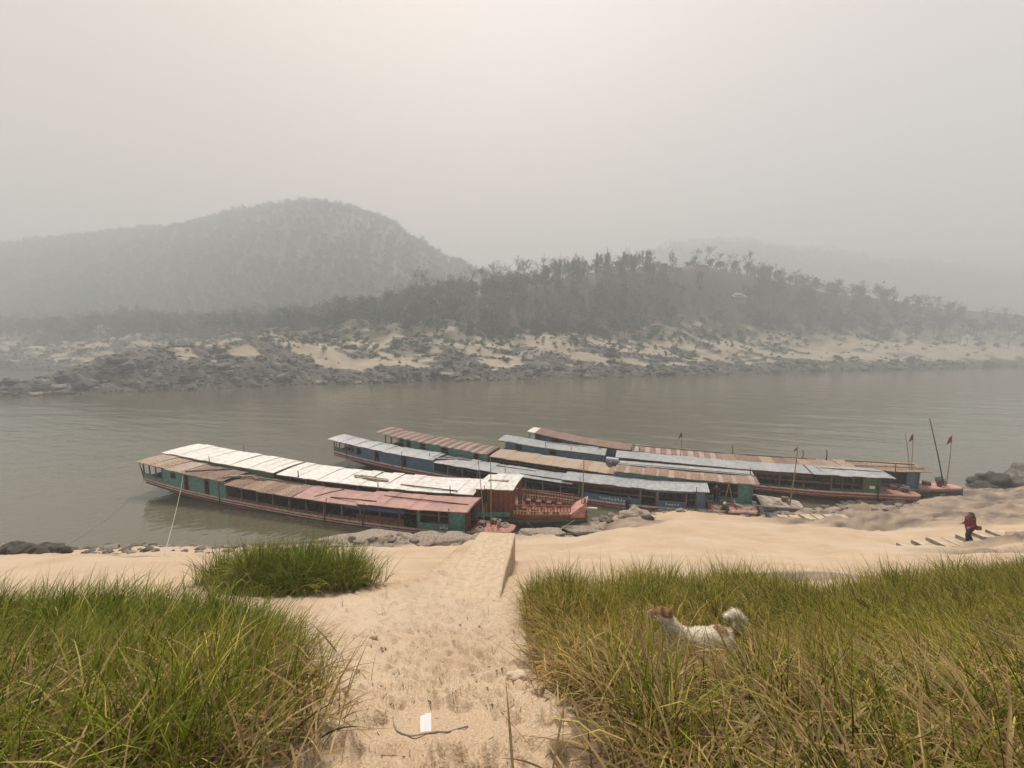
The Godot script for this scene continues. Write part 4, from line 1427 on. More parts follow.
func build_boats() -> void:
	var W2 := [0.0, 0.15]
	var side_white := func(m2): return [[-0.02, 0.13, M.stripe, "rubbing_strake"], [0.13, 0.32, m2, "side_stripe"]]
	# near boat: teal cabin, rusty then pink roof
	boat("teal-cabin boat with rusty roof turning pink at the bow, below the concrete steps", Vector3(-35.1, 0, -35.5), 16.3, {
		"width": 2.45, "length": 36.4, "seed": 3, "deck_from": 33.2, "deck": M.deck_red, "blunt": 0.62,
		"rail": [[0, 1.5], [3, 1.18], [6, 0.9], [11, 0.6], [18.8, 0.36], [23.4, 0.36], [28.3, 0.46], [32, 0.66], [34.5, 0.8], [36.5, 0.95]],
		"bands": [[-0.02, 0.11, M.stripe_pink, "rubbing_strake"], [0.11, 0.2, M.maroon, "side_stripe"], [0.2, 0.3, M.stripe_pink, "rubbing_strake"]],
		"roofs": [[-0.4, 5.7, [[-0.4, 3.05], [3, 2.72], [6, 2.45], [10, 2.2]], "tan", 0.14, 0.1, 0.95], [5.75, 10.4, [[0, 3.0], [6, 2.47], [10.4, 2.18]], "rust", 0.14, 0.1, 0.92], [10.7, 18.0, [[10, 2.02], [14, 1.80], [18, 1.68]], "mixed", 0.2, 0.05, 0.9], [18.0, 24.4, [[18, 1.68], [23.4, 1.70], [25, 1.74]], "pink", 0.22, 0.05, 1.05], [24.1, 33.4, [[23, 1.86], [28, 1.98], [32, 2.22], [33.4, 2.36]], "pink", 0.22, 0.1, 1.15]],
		"sides": [["open", 0.1, 2.9, M.teal, 0.9, 0.4], ["wall", 2.9, 10.6, M.teal, [[3.9, 4.6, 0.75, 0.25], [5.6, 6.15, 0.0, 0.18], [8.1, 8.65, 0.0, 0.18]]], ["open", 10.6, 28.2, M.wood, 1.72, 0.2], ["gap", 28.2, 29.3, M.wood], ["wall", 29.3, 33.1, M.teal, [[29.5, 31.0, 0.5, 0.15], [31.1, 31.8, 0.5, 0.15]]]],
		"ends": [[2.9, M.teal, [[0.03, 0.35], [0.7, 0.97]]], [10.6, M.maroon, [[0.03, 0.4]]], [33.1, M.maroon, [[0.03, 0.42], [0.72, 0.97]]]],
		"panels": [[24.0, 28.2, 0.25, 0.62, M.maroon, -0.02], [29.4, 31.8, 0.02, 0.5, M.teal, -0.035], [23.0, 28.2, 1.02, 1.3, M.tarp, -0.05]],
		"texts": [[30.6, 5, 0.22, 0.24, 5, 0.14], [24.3, 16, 0.2, 0.22, 9, 0.34]],
		"poles": [[34.2, 1.0, 0.85, 5.9, 0.035, M.bamboo, -0.5, 0.1], [34.6, 1.25, 0.85, 6.1, 0.04, M.bamboo, 0.0, 0.0], [0.15, 0.12, 1.4, 2.95, 0.06, M.maroon, -0.5, 0.0], [9.9, -0.1, 0.2, 2.2, 0.045, M.pole, 0, 0], [21.0, -0.12, 0.1, 2.0, 0.05, M.pole, 0.35, 0], [24.6, -0.12, 0.1, 2.0, 0.05, M.pole, 0.25, 0], [31.9, -0.1, 0.3, 2.4, 0.05, M.pole, 0.0, 0]],
		"laid": [[5.7, 8.6, 0.1, 2.2, 0.06, 0.06, M.pole, false], [10.2, 13.2, 1.1, 1.7, 0.05, 0.06, M.wood, false], [12.0, 16.8, 1.9, 2.2, 0.03, 0.05, M.pole, false], [21.2, 25.6, 0.5, 0.35, 0.04, 0.05, M.maroon, false], [25.5, 33.0, 1.5, 0.9, 0.04, 0.045, M.maroon, false], [9.9, 11.4, 0.4, 1.9, 0.05, 0.05, M.wood, true], [10.1, 11.5, 0.7, 2.1, 0.1, 0.05, M.bare_wood, true], [19.8, 21.0, 0.3, 2.3, 0.02, 0.05, M.pole, false]]})
	# white-roofed boat with a carved wooden foredeck
	boat("white-roofed boat with dark carved wooden foredeck and pink bow board", Vector3(-35.3, 0, -38.1), 15.4, {
		"width": 3.3, "length": 42.2, "seed": 5, "deck_from": 33.6, "deck": M.varnish, "blunt": 0.5, "hull": M.hull_grey, "bow": 6.0,
		"rail": [[0, 1.75], [7, 1.25], [14, 0.8], [25, 0.55], [32, 0.62], [37, 0.86], [42.2, 1.15]],
		"bands": [[-0.02, 0.12, M.maroon, "rubbing_strake"], [0.12, 0.22, M.green, "side_stripe"]],
		"roofs": [[0.0, 14.0, [[0, 3.2], [7.4, 2.72], [14.4, 2.32]], "white", 0.1, 0.2, 1.1], [14.35, 33.5, [[13, 2.3], [18, 2.12], [25, 2.08], [30, 2.16], [33.5, 2.36]], "white", 0.1, 0.2, 1.1], [33.6, 36.7, [[33, 2.82], [36.7, 3.05]], "white", 0.1, 0.25, 0.8]],
		"sides": [["open", 0.1, 2.5, M.green, 1.1, 0.4], ["wall", 2.5, 13.9, M.green, [[4.0, 4.8, 0.6, 0.2], [7.0, 7.6, 0.0, 0.2], [10.0, 10.8, 0.6, 0.2]]], ["open", 13.9, 33.6, M.wood, 1.8, 0.3]],
		"ends": [[33.7, M.varnish, [[0.02, 0.34]]], [36.6, M.varnish, [[0.03, 0.3], [0.62, 0.97]]]],
		"poles": [[41.7, 1.5, 1.1, 5.6, 0.05, M.bamboo, 0.15, 0.0], [6.2, 0.0, 2.2, 3.3, 0.05, M.pole, 0, 0], [16.7, 0.0, 1.6, 2.8, 0.06, M.pole, 0, 0], [24.9, 0.0, 1.5, 2.6, 0.06, M.bare_wood, 0, 0], [31.5, 0.0, 1.5, 2.9, 0.05, M.pole, 0, 0], [6.5, 3.35, 2.0, 3.6, 0.04, M.pole, 0, 0], [23.0, 3.35, 1.5, 2.9, 0.04, M.pole, 0, 0], [34.5, -0.05, 0.7, 3.2, 0.05, M.pole, -0.1, 0]],
		"laid": [[21.6, 24.6, 1.4, 1.0, 0.05, 0.05, M.bare_wood, true], [22.0, 24.9, 1.6, 1.3, 0.1, 0.05, M.wood, true], [22.6, 25.2, 1.25, 1.1, 0.12, 0.05, M.bare_wood, true], [21.3, 23.5, 1.7, 1.75, 0.04, 0.05, M.bare_wood, true], [26.6, 32.0, 0.75, 0.3, 0.03, 0.05, M.pole, false], [34.2, 35.9, 1.6, 1.6, 0.04, 0.05, M.bare_wood, true], [14.1, 14.3, 0.1, 3.2, -0.05, 0.08, M.pole, false]]})
	# blue boat with grey roof
	boat("blue-sided boat with grey roof and white lettering on its side", Vector3(-21.1, 0, -44.4), 21.8, {
		"width": 2.4, "length": 43.2, "seed": 7, "deck_from": 39.6, "deck": M.deck_red, "blunt": 0.6,
		"rail": [[0, 1.6], [4, 1.22], [9.3, 0.86], [13.7, 0.68], [22.8, 0.38], [28.9, 0.32], [32.8, 0.36], [35.7, 0.52], [38.6, 0.74], [43, 1.0]],
		"bands": [[-0.03, 0.12, M.stripe, "rubbing_strake"], [0.12, 0.3, M.red, "side_stripe"], [0.3, 0.38, M.stripe_pink, "rubbing_strake"], [0.38, 0.48, M.red, "side_stripe"]],
		"roofs": [[-0.6, 13.9, [[-0.6, 3.0], [3, 2.62], [8.3, 2.26], [13.9, 2.04]], "grey", 0.14, 0.1, 1.0], [14.1, 28.6, [[14, 1.90], [18.2, 1.78], [23.5, 1.60], [28.8, 1.58]], "grey", 0.3, 0.05, 1.05], [27.6, 39.6, [[27, 1.82], [34.6, 1.95], [36.7, 2.06], [39.6, 2.36]], "grey", 0.12, 0.1, 1.2]],
		"sides": [["open", 0.1, 3.2, M.blue, 0.9, 0.45], ["wall", 3.2, 13.9, M.blue, [[3.6, 4.3, 0.35, 0.25], [6.2, 6.8, 0.0, 0.22], [10.0, 10.5, 0.0, 0.2]]], ["open", 13.9, 29.4, M.wood, 1.7, 0.14, M.bare_wood], ["wall", 29.4, 39.4, M.blue, [[29.6, 34.4, 0.55, 0.2], [34.5, 35.7, 0.0, 0.2], [35.9, 38.0, 0.55, 0.2], [38.0, 38.7, 0.1, 0.2]]]],
		"ends": [[3.2, M.blue, [[0.03, 0.4], [0.7, 0.97]]], [13.9, M.blue, [[0.03, 0.97]]], [39.4, M.deep_blue, [[0.02, 0.35], [0.72, 0.98]]]],
		"panels": [[28.0, 34.5, 1.28, 1.42, M.maroon, -0.12]],
		"texts": [[31.0, 9, 0.26, 0.25, 14, 0.16], [36.4, 5, 0.2, 0.22, 19, 0.2]],
		"poles": [[2.2, -0.08, 0.7, 2.9, 0.045, M.pole, 0, 0], [9.9, -0.05, 0.6, 2.5, 0.05, M.pole, 0, 0], [29.3, -0.1, 0.1, 2.3, 0.04, M.pole, 0, 0], [38.7, -0.1, 0.4, 2.7, 0.05, M.pole, 0, 0], [0.3, 0.3, 1.6, 2.9, 0.05, M.pole, 0, 0], [22.0, 0.0, 1.2, 2.2, 0.04, M.pole, 0, 0], [12.9, 0.8, 2.0, 2.5, 0.05, M.pole, 0, 0]],
		"laid": [[14.0, 16.5, 0.3, 2.0, 0.05, 0.06, M.pole, false], [13.9, 15.9, 0.3, 1.6, 0.04, 0.06, M.bare_wood, true], [14.6, 17.4, 1.3, 1.9, 0.03, 0.05, M.wood, true], [20.4, 24.6, 1.5, 1.6, 0.03, 0.045, M.maroon, false], [23.5, 28.3, 0.35, 0.2, 0.03, 0.05, M.pole, false], [14.0, 16.2, 1.0, 2.2, 0.12, 0.06, M.pole, false]]})
	# rusty-roofed boat with teal cabin
	var d := boat("teal boat under streaked and patchy rust roof sheets with water tank on top", Vector3(-15.5, 0, -45.7), 23.4, {
		"width": 2.9, "length": 42.0, "seed": 9, "deck_from": 38.6, "deck": M.bare_wood, "blunt": 0.5, "hull": M.hull,
		"rail": [[0, 1.75], [6, 1.3], [14, 0.95], [26, 0.68], [33, 0.8], [38, 0.9], [42, 1.05]],
		"bands": [[-0.02, 0.09, M.stripe, "rubbing_strake"], [0.09, 0.4, M.hull_grey, "side_stripe"]],
		"roofs": [[-1.0, 14.1, [[-1, 3.55], [1, 3.2], [10, 2.62], [14.2, 2.40]], "streak", 0.14, 0.2, 0.5], [14.3, 27.2, [[14.2, 2.26], [20, 2.12], [27, 2.08]], "tan", 0.14, 0.2, 0.95], [27.2, 38.7, [[27, 2.36], [33.6, 2.50], [36.9, 2.64], [38.7, 2.80]], "patch", 0.2, -0.7, 0.95]],
		"sides": [["open", 0.1, 3.0, M.teal, 1.0, 0.4], ["wall", 3.0, 14.1, M.teal, [[3.4, 4.0, 0.5, 0.2], [5.3, 6.1, 0.5, 0.2], [8.2, 9.2, 0.5, 0.2], [12.4, 13.0, 0.4, 0.2]]], ["open", 14.1, 27.0, M.wood, 1.8, 0.3], ["wall", 27.0, 38.3, M.teal, [[33.0, 34.2, 0.0, 0.2], [34.4, 37.3, 0.45, 0.2]]]],
		"ends": [[3.0, M.teal, [[0.03, 0.4]]], [38.3, M.teal, [[0.02, 0.3], [0.7, 0.98]]]],
		"poles": [[41.2, 1.35, 1.0, 5.9, 0.05, M.bamboo, 0.25, 0.0], [36.3, -0.1, 0.9, 2.8, 0.06, M.bamboo, 0.3, 0], [36.9, -0.12, 0.9, 2.6, 0.05, M.bamboo, -0.35, 0], [1.0, 0.1, 1.8, 3.2, 0.05, M.bare_wood, 0, 0], [14.1, 0.0, 1.0, 2.5, 0.07, M.maroon, 0, 0], [38.4, 2.3, 2.3, 3.4, 0.05, M.pole, 0, 0]],
		"flags": [[41.4, 1.35, 5.8, 0.25, 0.22]],
		"laid": [[27.4, 38.5, 2.2, 2.1, 0.03, 0.05, M.pole, false]]})
	var b := MB.new()     # second roof strip, pale, along its outer side
	for k in 11:
		var s := 27.3 + k * 1.03
		var sh := put("roof_sheet", sheet_mesh(1.25, 1.0, 0.03), M.roof_grey, d)
		var y0 := 2.46 + 0.035 * (s - 27.3)
		sh.transform = Transform3D(Basis(Vector3(0, 0, 1), 0.035) * Basis.from_scale(Vector3(1.06, 1, 1)), Vector3(s, y0 + (0.01 if k % 2 else 0.0), -1.95))
	b.tube(Vector3(26.1, 2.55, -2.5), Vector3(27.3, 2.55, -2.45), 0.36, 0.36, 14)
	put("water_tank", b.mesh(), M.tank, d)
	for e in [[26.4, 2.2, -1.6], [25.9, 2.2, -2.9], [26.8, 2.2, -2.8]]:
		b = MB.new()
		b.hexa([Vector3(e[0], e[1], e[2]), Vector3(e[0] + 0.4, e[1], e[2]), Vector3(e[0] + 0.4, e[1], e[2] - 0.35), Vector3(e[0], e[1], e[2] - 0.35), Vector3(e[0] + 0.05, e[1] + 0.5, e[2] - 0.03), Vector3(e[0] + 0.35, e[1] + 0.42, e[2] - 0.03), Vector3(e[0] + 0.33, e[1] + 0.5, e[2] - 0.3), Vector3(e[0] + 0.07, e[1] + 0.45, e[2] - 0.3)])
		put("crate", b.mesh(), M.wood, d)
	# red boat with green bow cabin
	boat("red-striped boat with pale grey roof and green cabin panel at its bow", Vector3(-1.55, 0, -43.4), 17.9, {
		"width": 2.6, "length": 38.6, "seed": 11, "deck_from": 35.4, "deck": M.deck_red, "blunt": 0.55, "hull": M.hull,
		"rail": [[0, 1.7], [5, 1.3], [12, 0.95], [26, 0.80], [30.6, 0.84], [34.4, 1.0], [38.5, 1.05]],
		"bands": [[-0.02, 0.11, M.stripe, "rubbing_strake"], [0.11, 0.28, M.red, "side_stripe"], [0.28, 0.34, M.stripe_pink, "rubbing_strake"], [0.34, 0.48, M.red, "side_stripe"]],
		"roofs": [[0.0, 11.9, [[0, 3.2], [5, 2.72], [11.9, 2.44]], "grey", 0.14, 0.1, 1.1], [13.0, 30.3, [[13, 2.34], [26, 2.24], [30.3, 2.40]], "grey", 0.1, 0.1, 1.15], [30.35, 36.2, [[30, 2.36], [36.2, 2.60]], "grey", 0.25, 0.1, 0.95]],
		"sides": [["wall", 0.8, 11.9, M.blue, [[2.0, 2.8, 0.5, 0.2], [6.0, 6.7, 0.0, 0.2]]], ["open", 12.6, 30.4, M.wood, 1.9, 0.12], ["gap", 30.4, 31.8, M.wood], ["open", 31.8, 34.2, M.green, 0.8, 0.22], ["wall", 34.2, 35.3, M.green]],
		"ends": [[11.9, M.wood, [[0.02, 0.98]]], [35.3, M.green, [[0.02, 0.3], [0.7, 0.98]]]],
		"panels": [[34.65, 35.05, 0.42, 0.66, M.white_paint, -0.02], [25.0, 30.3, 1.18, 1.34, M.maroon, -0.10]],
		"poles": [[19.5, 2.5, 2.2, 4.9, 0.03, M.pole, 0.05, 0], [37.9, 1.2, 0.9, 1.6, 0.12, M.bare_wood, 0, 0], [5.5, 0.05, 2.2, 3.4, 0.04, M.pole, 0, 0], [8.3, 0.2, 2.2, 3.5, 0.04, M.bamboo, 0, 0]],
		"flags": [[19.6, 2.5, 4.95, 0.5, 0.45]],
		"laid": [[5.0, 11.4, 2.0, 2.1, 0.03, 0.04, M.bare_wood, false], [31.5, 36.0, 1.6, 1.3, 0.04, 0.05, M.pole, false], [30.2, 30.5, 0.1, 2.5, 0.0, 0.06, M.pole, false]]})
	# farthest boat: blue sides, brown iron roof
	boat("blue boat with brown rusted iron roof, outermost on the river side, pink foredeck", Vector3(2.0, 0, -46.7), 20.7, {
		"width": 2.7, "length": 40.4, "seed": 13, "deck_from": 37.0, "deck": M.deck_pink, "blunt": 0.6, "hull": M.hull_grey,
		"rail": [[0, 1.9], [5.6, 1.3], [12, 0.9], [20, 0.68], [30, 0.8], [37, 1.0], [40.4, 1.3]],
		"bands": [[-0.02, 0.10, M.deck_pink, "rubbing_strake"], [0.10, 0.25, M.hull_grey, "side_stripe"]],
		"roofs": [[-0.1, 0.9, [[0, 3.42], [1.5, 3.25]], "white", 0.14, 0.2, 0.95], [0.9, 12.1, [[0, 3.42], [1.5, 3.22], [5.6, 2.64], [9.7, 2.32], [12, 2.24]], "iron", 0.14, 0.2, 0.9], [12.5, 21.5, [[12, 2.22], [19, 2.12], [21.5, 2.12]], "streak", 0.14, 0.2, 0.55], [21.5, 37.7, [[21, 2.14], [24.6, 2.18], [30, 2.32], [36, 2.58], [37.7, 2.78]], "mixed", 0.14, 0.2, 1.1]],
		"sides": [["open", 0.1, 1.6, M.blue, 1.0, 0.4], ["wall", 1.6, 12.1, M.deep_blue, [[3.0, 4.2, 0.5, 0.2], [5.6, 6.4, 0.4, 0.2], [8.6, 9.4, 0.5, 0.2]]], ["open", 12.4, 33.4, M.deep_blue, 1.9, 0.4], ["wall", 33.4, 37.0, M.blue, [[33.8, 36.2, 0.4, 0.15]]]],
		"ends": [[1.6, M.red, [[0.03, 0.5]]], [37.0, M.blue, [[0.02, 0.4], [0.7, 0.98]]]],
		"poles": [[36.4, 0.2, 2.2, 6.0, 0.035, M.bamboo, -0.35, 0.6], [36.5, 0.3, 2.2, 6.1, 0.035, M.bamboo, -0.05, 0.2], [39.4, 1.35, 1.2, 7.4, 0.05, M.pole, -1.6, -0.2], [39.6, 1.45, 1.2, 6.0, 0.04, M.bamboo, 0.0, 0.0], [13.0, 0.0, 1.9, 2.9, 0.06, M.pole, 0, 0], [35.2, -0.05, 1.6, 3.2, 0.05, M.pole, 0, 0], [31.0, 2.75, 2.3, 3.4, 0.06, M.pole, 0, 0], [22.6, 2.75, 2.0, 3.2, 0.05, M.pole, 0, 0], [29.0, 2.75, 2.2, 3.2, 0.05, M.pole, 0, 0]],
		"flags": [[36.5, 0.5, 6.0, 0.55, 0.3], [39.62, 1.45, 5.9, 0.6, 0.35]],
		"laid": [[32.2, 37.2, 1.9, 1.4, 0.18, 0.06, M.pole, false], [32.5, 37.5, 0.6, 0.5, 0.12, 0.07, M.bare_wood, false], [12.3, 22.0, 2.0, 2.3, 0.03, 0.05, M.pole, false], [21.5, 30.0, 2.3, 2.4, 0.03, 0.05, M.pole, false]]})

# fittings on the bows: carved rails, pots, bitts, machines
func find_boat(k: int) -> Node3D:
	return get_node("passenger_boat" if k == 0 else "passenger_boat_%03d" % k)

func turned(h: float, r: float) -> ArrayMesh:     # a turned baluster
	var prof := [[0.0, 0.8], [0.08, 0.8], [0.12, 0.4], [0.3, 1.0], [0.42, 0.7], [0.5, 0.35], [0.62, 0.85], [0.8, 0.45], [0.9, 0.8], [1.0, 0.8]]
	var b := MB.new()
	for k in prof.size() - 1:
		b.tube(Vector3(0, prof[k][0] * h, 0), Vector3(0, prof[k + 1][0] * h, 0), prof[k][1] * r, prof[k + 1][1] * r, 6, false)
	return b.mesh()

func build_fittings() -> void:
	var B := find_boat(1)
	var post := turned(0.42, 0.05)
	var rose := turned(0.22, 0.08)
	for sd in 2:
		var i := 0
		var s := 36.8
		while s < 41.0:
			var y := 0.95 + (s - 37.0) * 0.05
			var q := clampf((s - 36.2) / 6.0, 0.0, 1.0)
			var w := 3.3 * 0.5 * 0.5 * pow(q, 1.7)
			if sd == 1:
				w = 3.3 - w
			var p := put("baluster", rose, M.gilt, B)
			p.position = Vector3(s, y + 0.22, -w)
			p = put("baluster", post, M.varnish, B)
			p.position = Vector3(s + 0.12, y + 0.48, -w)
			s += 0.24
			i += 1
		for hh in [0.12, 0.20, 0.46, 0.92]:
			var b := MB.new()
			var pts := []
			for k in 8:
				var ss := 36.7 + k * 0.62
				var q := clampf((ss - 36.2) / 6.0, 0.0, 1.0)
				var w := 3.3 * 0.25 * pow(q, 1.7)
				pts.append(Vector3(ss, 0.95 + (ss - 37.0) * 0.05 + hh, -(w if sd == 0 else 3.3 - w)))
			b.path(pts, 0.045 if hh > 0.4 else 0.035, 6)
			put("carved_rail", b.mesh(), M.varnish if hh != 0.46 else M.gilt, B)
		var lb := MB.new()
		for k in 7:
			var s0 := 36.7 + k * 0.62
			var s1 := s0 + 0.62
			var w0 := 3.3 * 0.25 * pow(clampf((s0 - 36.2) / 6.0, 0, 1), 1.7)
			var w1 := 3.3 * 0.25 * pow(clampf((s1 - 36.2) / 6.0, 0, 1), 1.7)
			if sd == 1:
				w0 = 3.3 - w0
				w1 = 3.3 - w1
			var y0 := 0.82 + (s0 - 37.0) * 0.05
			var y1 := 0.82 + (s1 - 37.0) * 0.05
			lb.hexa([Vector3(s0, y0, -w0 + 0.04), Vector3(s1, y1, -w1 + 0.04), Vector3(s1, y1, -w1 - 0.02), Vector3(s0, y0, -w0 - 0.02), Vector3(s0, y0 + 0.24, -w0 + 0.04), Vector3(s1, y1 + 0.24, -w1 + 0.04), Vector3(s1, y1 + 0.24, -w1 - 0.02), Vector3(s0, y0 + 0.24, -w0 - 0.02)])
		put("carved_panel", lb.mesh(), M.varnish, B)
	# closed side and benches of the varnished shelter behind it
	var vb := MB.new()
	vb.box(Vector3(34.6, 0.62, -0.04), Vector3(36.6, 2.9, -0.10))
	put("wall_panel", vb.mesh(), M.varnish, B)
	for k in 5:
		vb = MB.new()
		vb.box(Vector3(34.7 + k * 0.4, 0.8, 0.0), Vector3(34.78 + k * 0.4, 2.7, -0.04))
		put("pilaster", vb.mesh(), M.maroon, B)
	for sd in 2:
		for k in 4:      # curved chair backs standing along the rail
			var z := -0.75 - sd * 1.6
			vb = MB.new()
			var x := 37.1 + k * 0.85
			vb.box(Vector3(x, 0.95, z), Vector3(x + 0.42, 1.35, z - 0.42))
			vb.path([Vector3(x, 1.3, z), Vector3(x - 0.06, 1.75, z), Vector3(x - 0.08, 1.85, z - 0.2), Vector3(x - 0.06, 1.75, z - 0.42), Vector3(x, 1.3, z - 0.42)], 0.035, 5)
			put("chair", vb.mesh(), M.varnish, B)
	vb = MB.new()      # the sloping pink bow board
	vb.hexa([Vector3(40.6, 0.95, -0.55), Vector3(42.0, 1.05, -0.8), Vector3(42.0, 1.05, -2.5), Vector3(40.6, 0.95, -2.75), Vector3(41.2, 1.55, -0.62), Vector3(42.15, 2.25, -0.95), Vector3(42.15, 2.25, -2.35), Vector3(41.2, 1.55, -2.68)])
	put("bow_board", vb.mesh(), M.deck_pink, B)
	vb = MB.new()
	vb.tube(Vector3(41.9, 0.9, -1.2), Vector3(42.0, 2.5, -1.2), 0.12, 0.1, 8)
	put("bitt", vb.mesh(), M.bare_wood, B)
	vb = MB.new()
	vb.tube(Vector3(41.9, 1.6, -1.6), Vector3(42.9, 1.68, -1.5), 0.07, 0.06, 6)
	put("bitt", vb.mesh(), M.white_paint, B)
	# bow clutter of the others: [boat, s, w, y, kind]
	for e in [[0, 35.2, 1.2, 0.9, "bitt"], [0, 34.0, 0.6, 0.82, "coil"], [0, 35.6, 1.5, 0.93, "coil"], [0, 34.4, 1.6, 0.84, "crate"], [0, 33.7, 1.0, 0.82, "crate"], [2, 40.6, 1.4, 0.95, "crate"], [2, 41.6, 1.2, 1.0, "bitt"], [2, 40.4, 0.7, 0.92, "coil"], [3, 41.0, 1.2, 1.08, "bitt"], [3, 40.7, 1.6, 1.06, "crate"], [3, 40.3, 1.0, 1.04, "coil"], [4, 37.4, 1.1, 1.1, "crate"], [4, 36.9, 1.6, 1.08, "red"], [4, 37.8, 1.4, 1.1, "bitt"], [5, 38.0, 1.3, 1.15, "crate"], [5, 39.0, 1.2, 1.22, "pot"], [5, 39.5, 1.5, 1.28, "bitt"], [5, 39.2, 1.7, 1.26, "red"]]:
		var P := find_boat(e[0])
		var p := Vector3(e[1], e[3], -e[2])
		var b := MB.new()
		match e[4]:
			"bitt":
				b.tube(p + Vector3(0, 0, 0.12), p + Vector3(0, 0.5, 0.12), 0.07, 0.06, 7)
				b.tube(p + Vector3(0, 0, -0.2), p + Vector3(0, 0.5, -0.2), 0.07, 0.06, 7)
				b.tube(p + Vector3(0, 0.34, 0.36), p + Vector3(0.05, 0.34, -0.45), 0.05, 0.05, 6)
				put("bitt", b.mesh(), M.bare_wood, P)
			"coil":
				for k in 3:
					var pts := []
					for q in 11:
						pts.append(p + Vector3(cos(q * TAU / 10.0) * (0.3 - k * 0.05), 0.04 + k * 0.05, sin(q * TAU / 10.0) * (0.3 - k * 0.05)))
					b.path(pts, 0.03, 4)
				put("rope_coil", b.mesh(), M.rope, P)
			"pot":
				b.tube(p, p + Vector3(0, 0.35, 0), 0.16, 0.24, 9)
				put("plant_pot", b.mesh(), M.pole, P)
				b = MB.new()
				b.tinted = true
				var g := RandomNumberGenerator.new()
				g.seed = 3
				leaf_cloud(b, g, p + Vector3(0, 0.62, 0), Vector3(0.32, 0.36, 0.32), 120, 0.07, Color(0.06, 0.085, 0.03))
				put("potted_foliage", b.mesh(), M.grass, P)
			_:
				b.hexa([p, p + Vector3(0.5, 0, 0), p + Vector3(0.5, 0, -0.4), p + Vector3(0, 0, -0.4), p + Vector3(0.03, 0.34, 0.0), p + Vector3(0.48, 0.3, 0), p + Vector3(0.48, 0.33, -0.38), p + Vector3(0.02, 0.34, -0.38)])
				put("crate", b.mesh(), M.red if e[4] == "red" else M.wood, P)
	# white raking stem of the red boat
	var E := find_boat(4)
	var sb := MB.new()
	sb.hexa([Vector3(37.6, 0.15, -1.0), Vector3(38.2, 0.15, -1.1), Vector3(38.2, 0.15, -1.5), Vector3(37.6, 0.15, -1.6), Vector3(38.4, 1.0, -0.95), Vector3(38.75, 1.0, -1.1), Vector3(38.75, 1.0, -1.5), Vector3(38.4, 1.0, -1.65)])
	put("stem_post", sb.mesh(), M.stripe, E)
	# teal gangway box between the two near boats
	var g2 := base("gangway", Vector3(-1.9, 0.95, -28.6), 0.02)
	sb = MB.new()
	sb.box(Vector3(-1.9, 0.0, 0.25), Vector3(1.75, 0.08, -0.35))
	put("walkway", sb.mesh(), M.teal, g2)
	sb = MB.new()
	sb.box(Vector3(-1.9, 0.0, 0.32), Vector3(1.75, 0.34, 0.26))
	put("side_board", sb.mesh(), M.teal, g2)
	tag(g2, "teal painted gangway linking pink-roofed boat and white-roofed boat", "gangway")

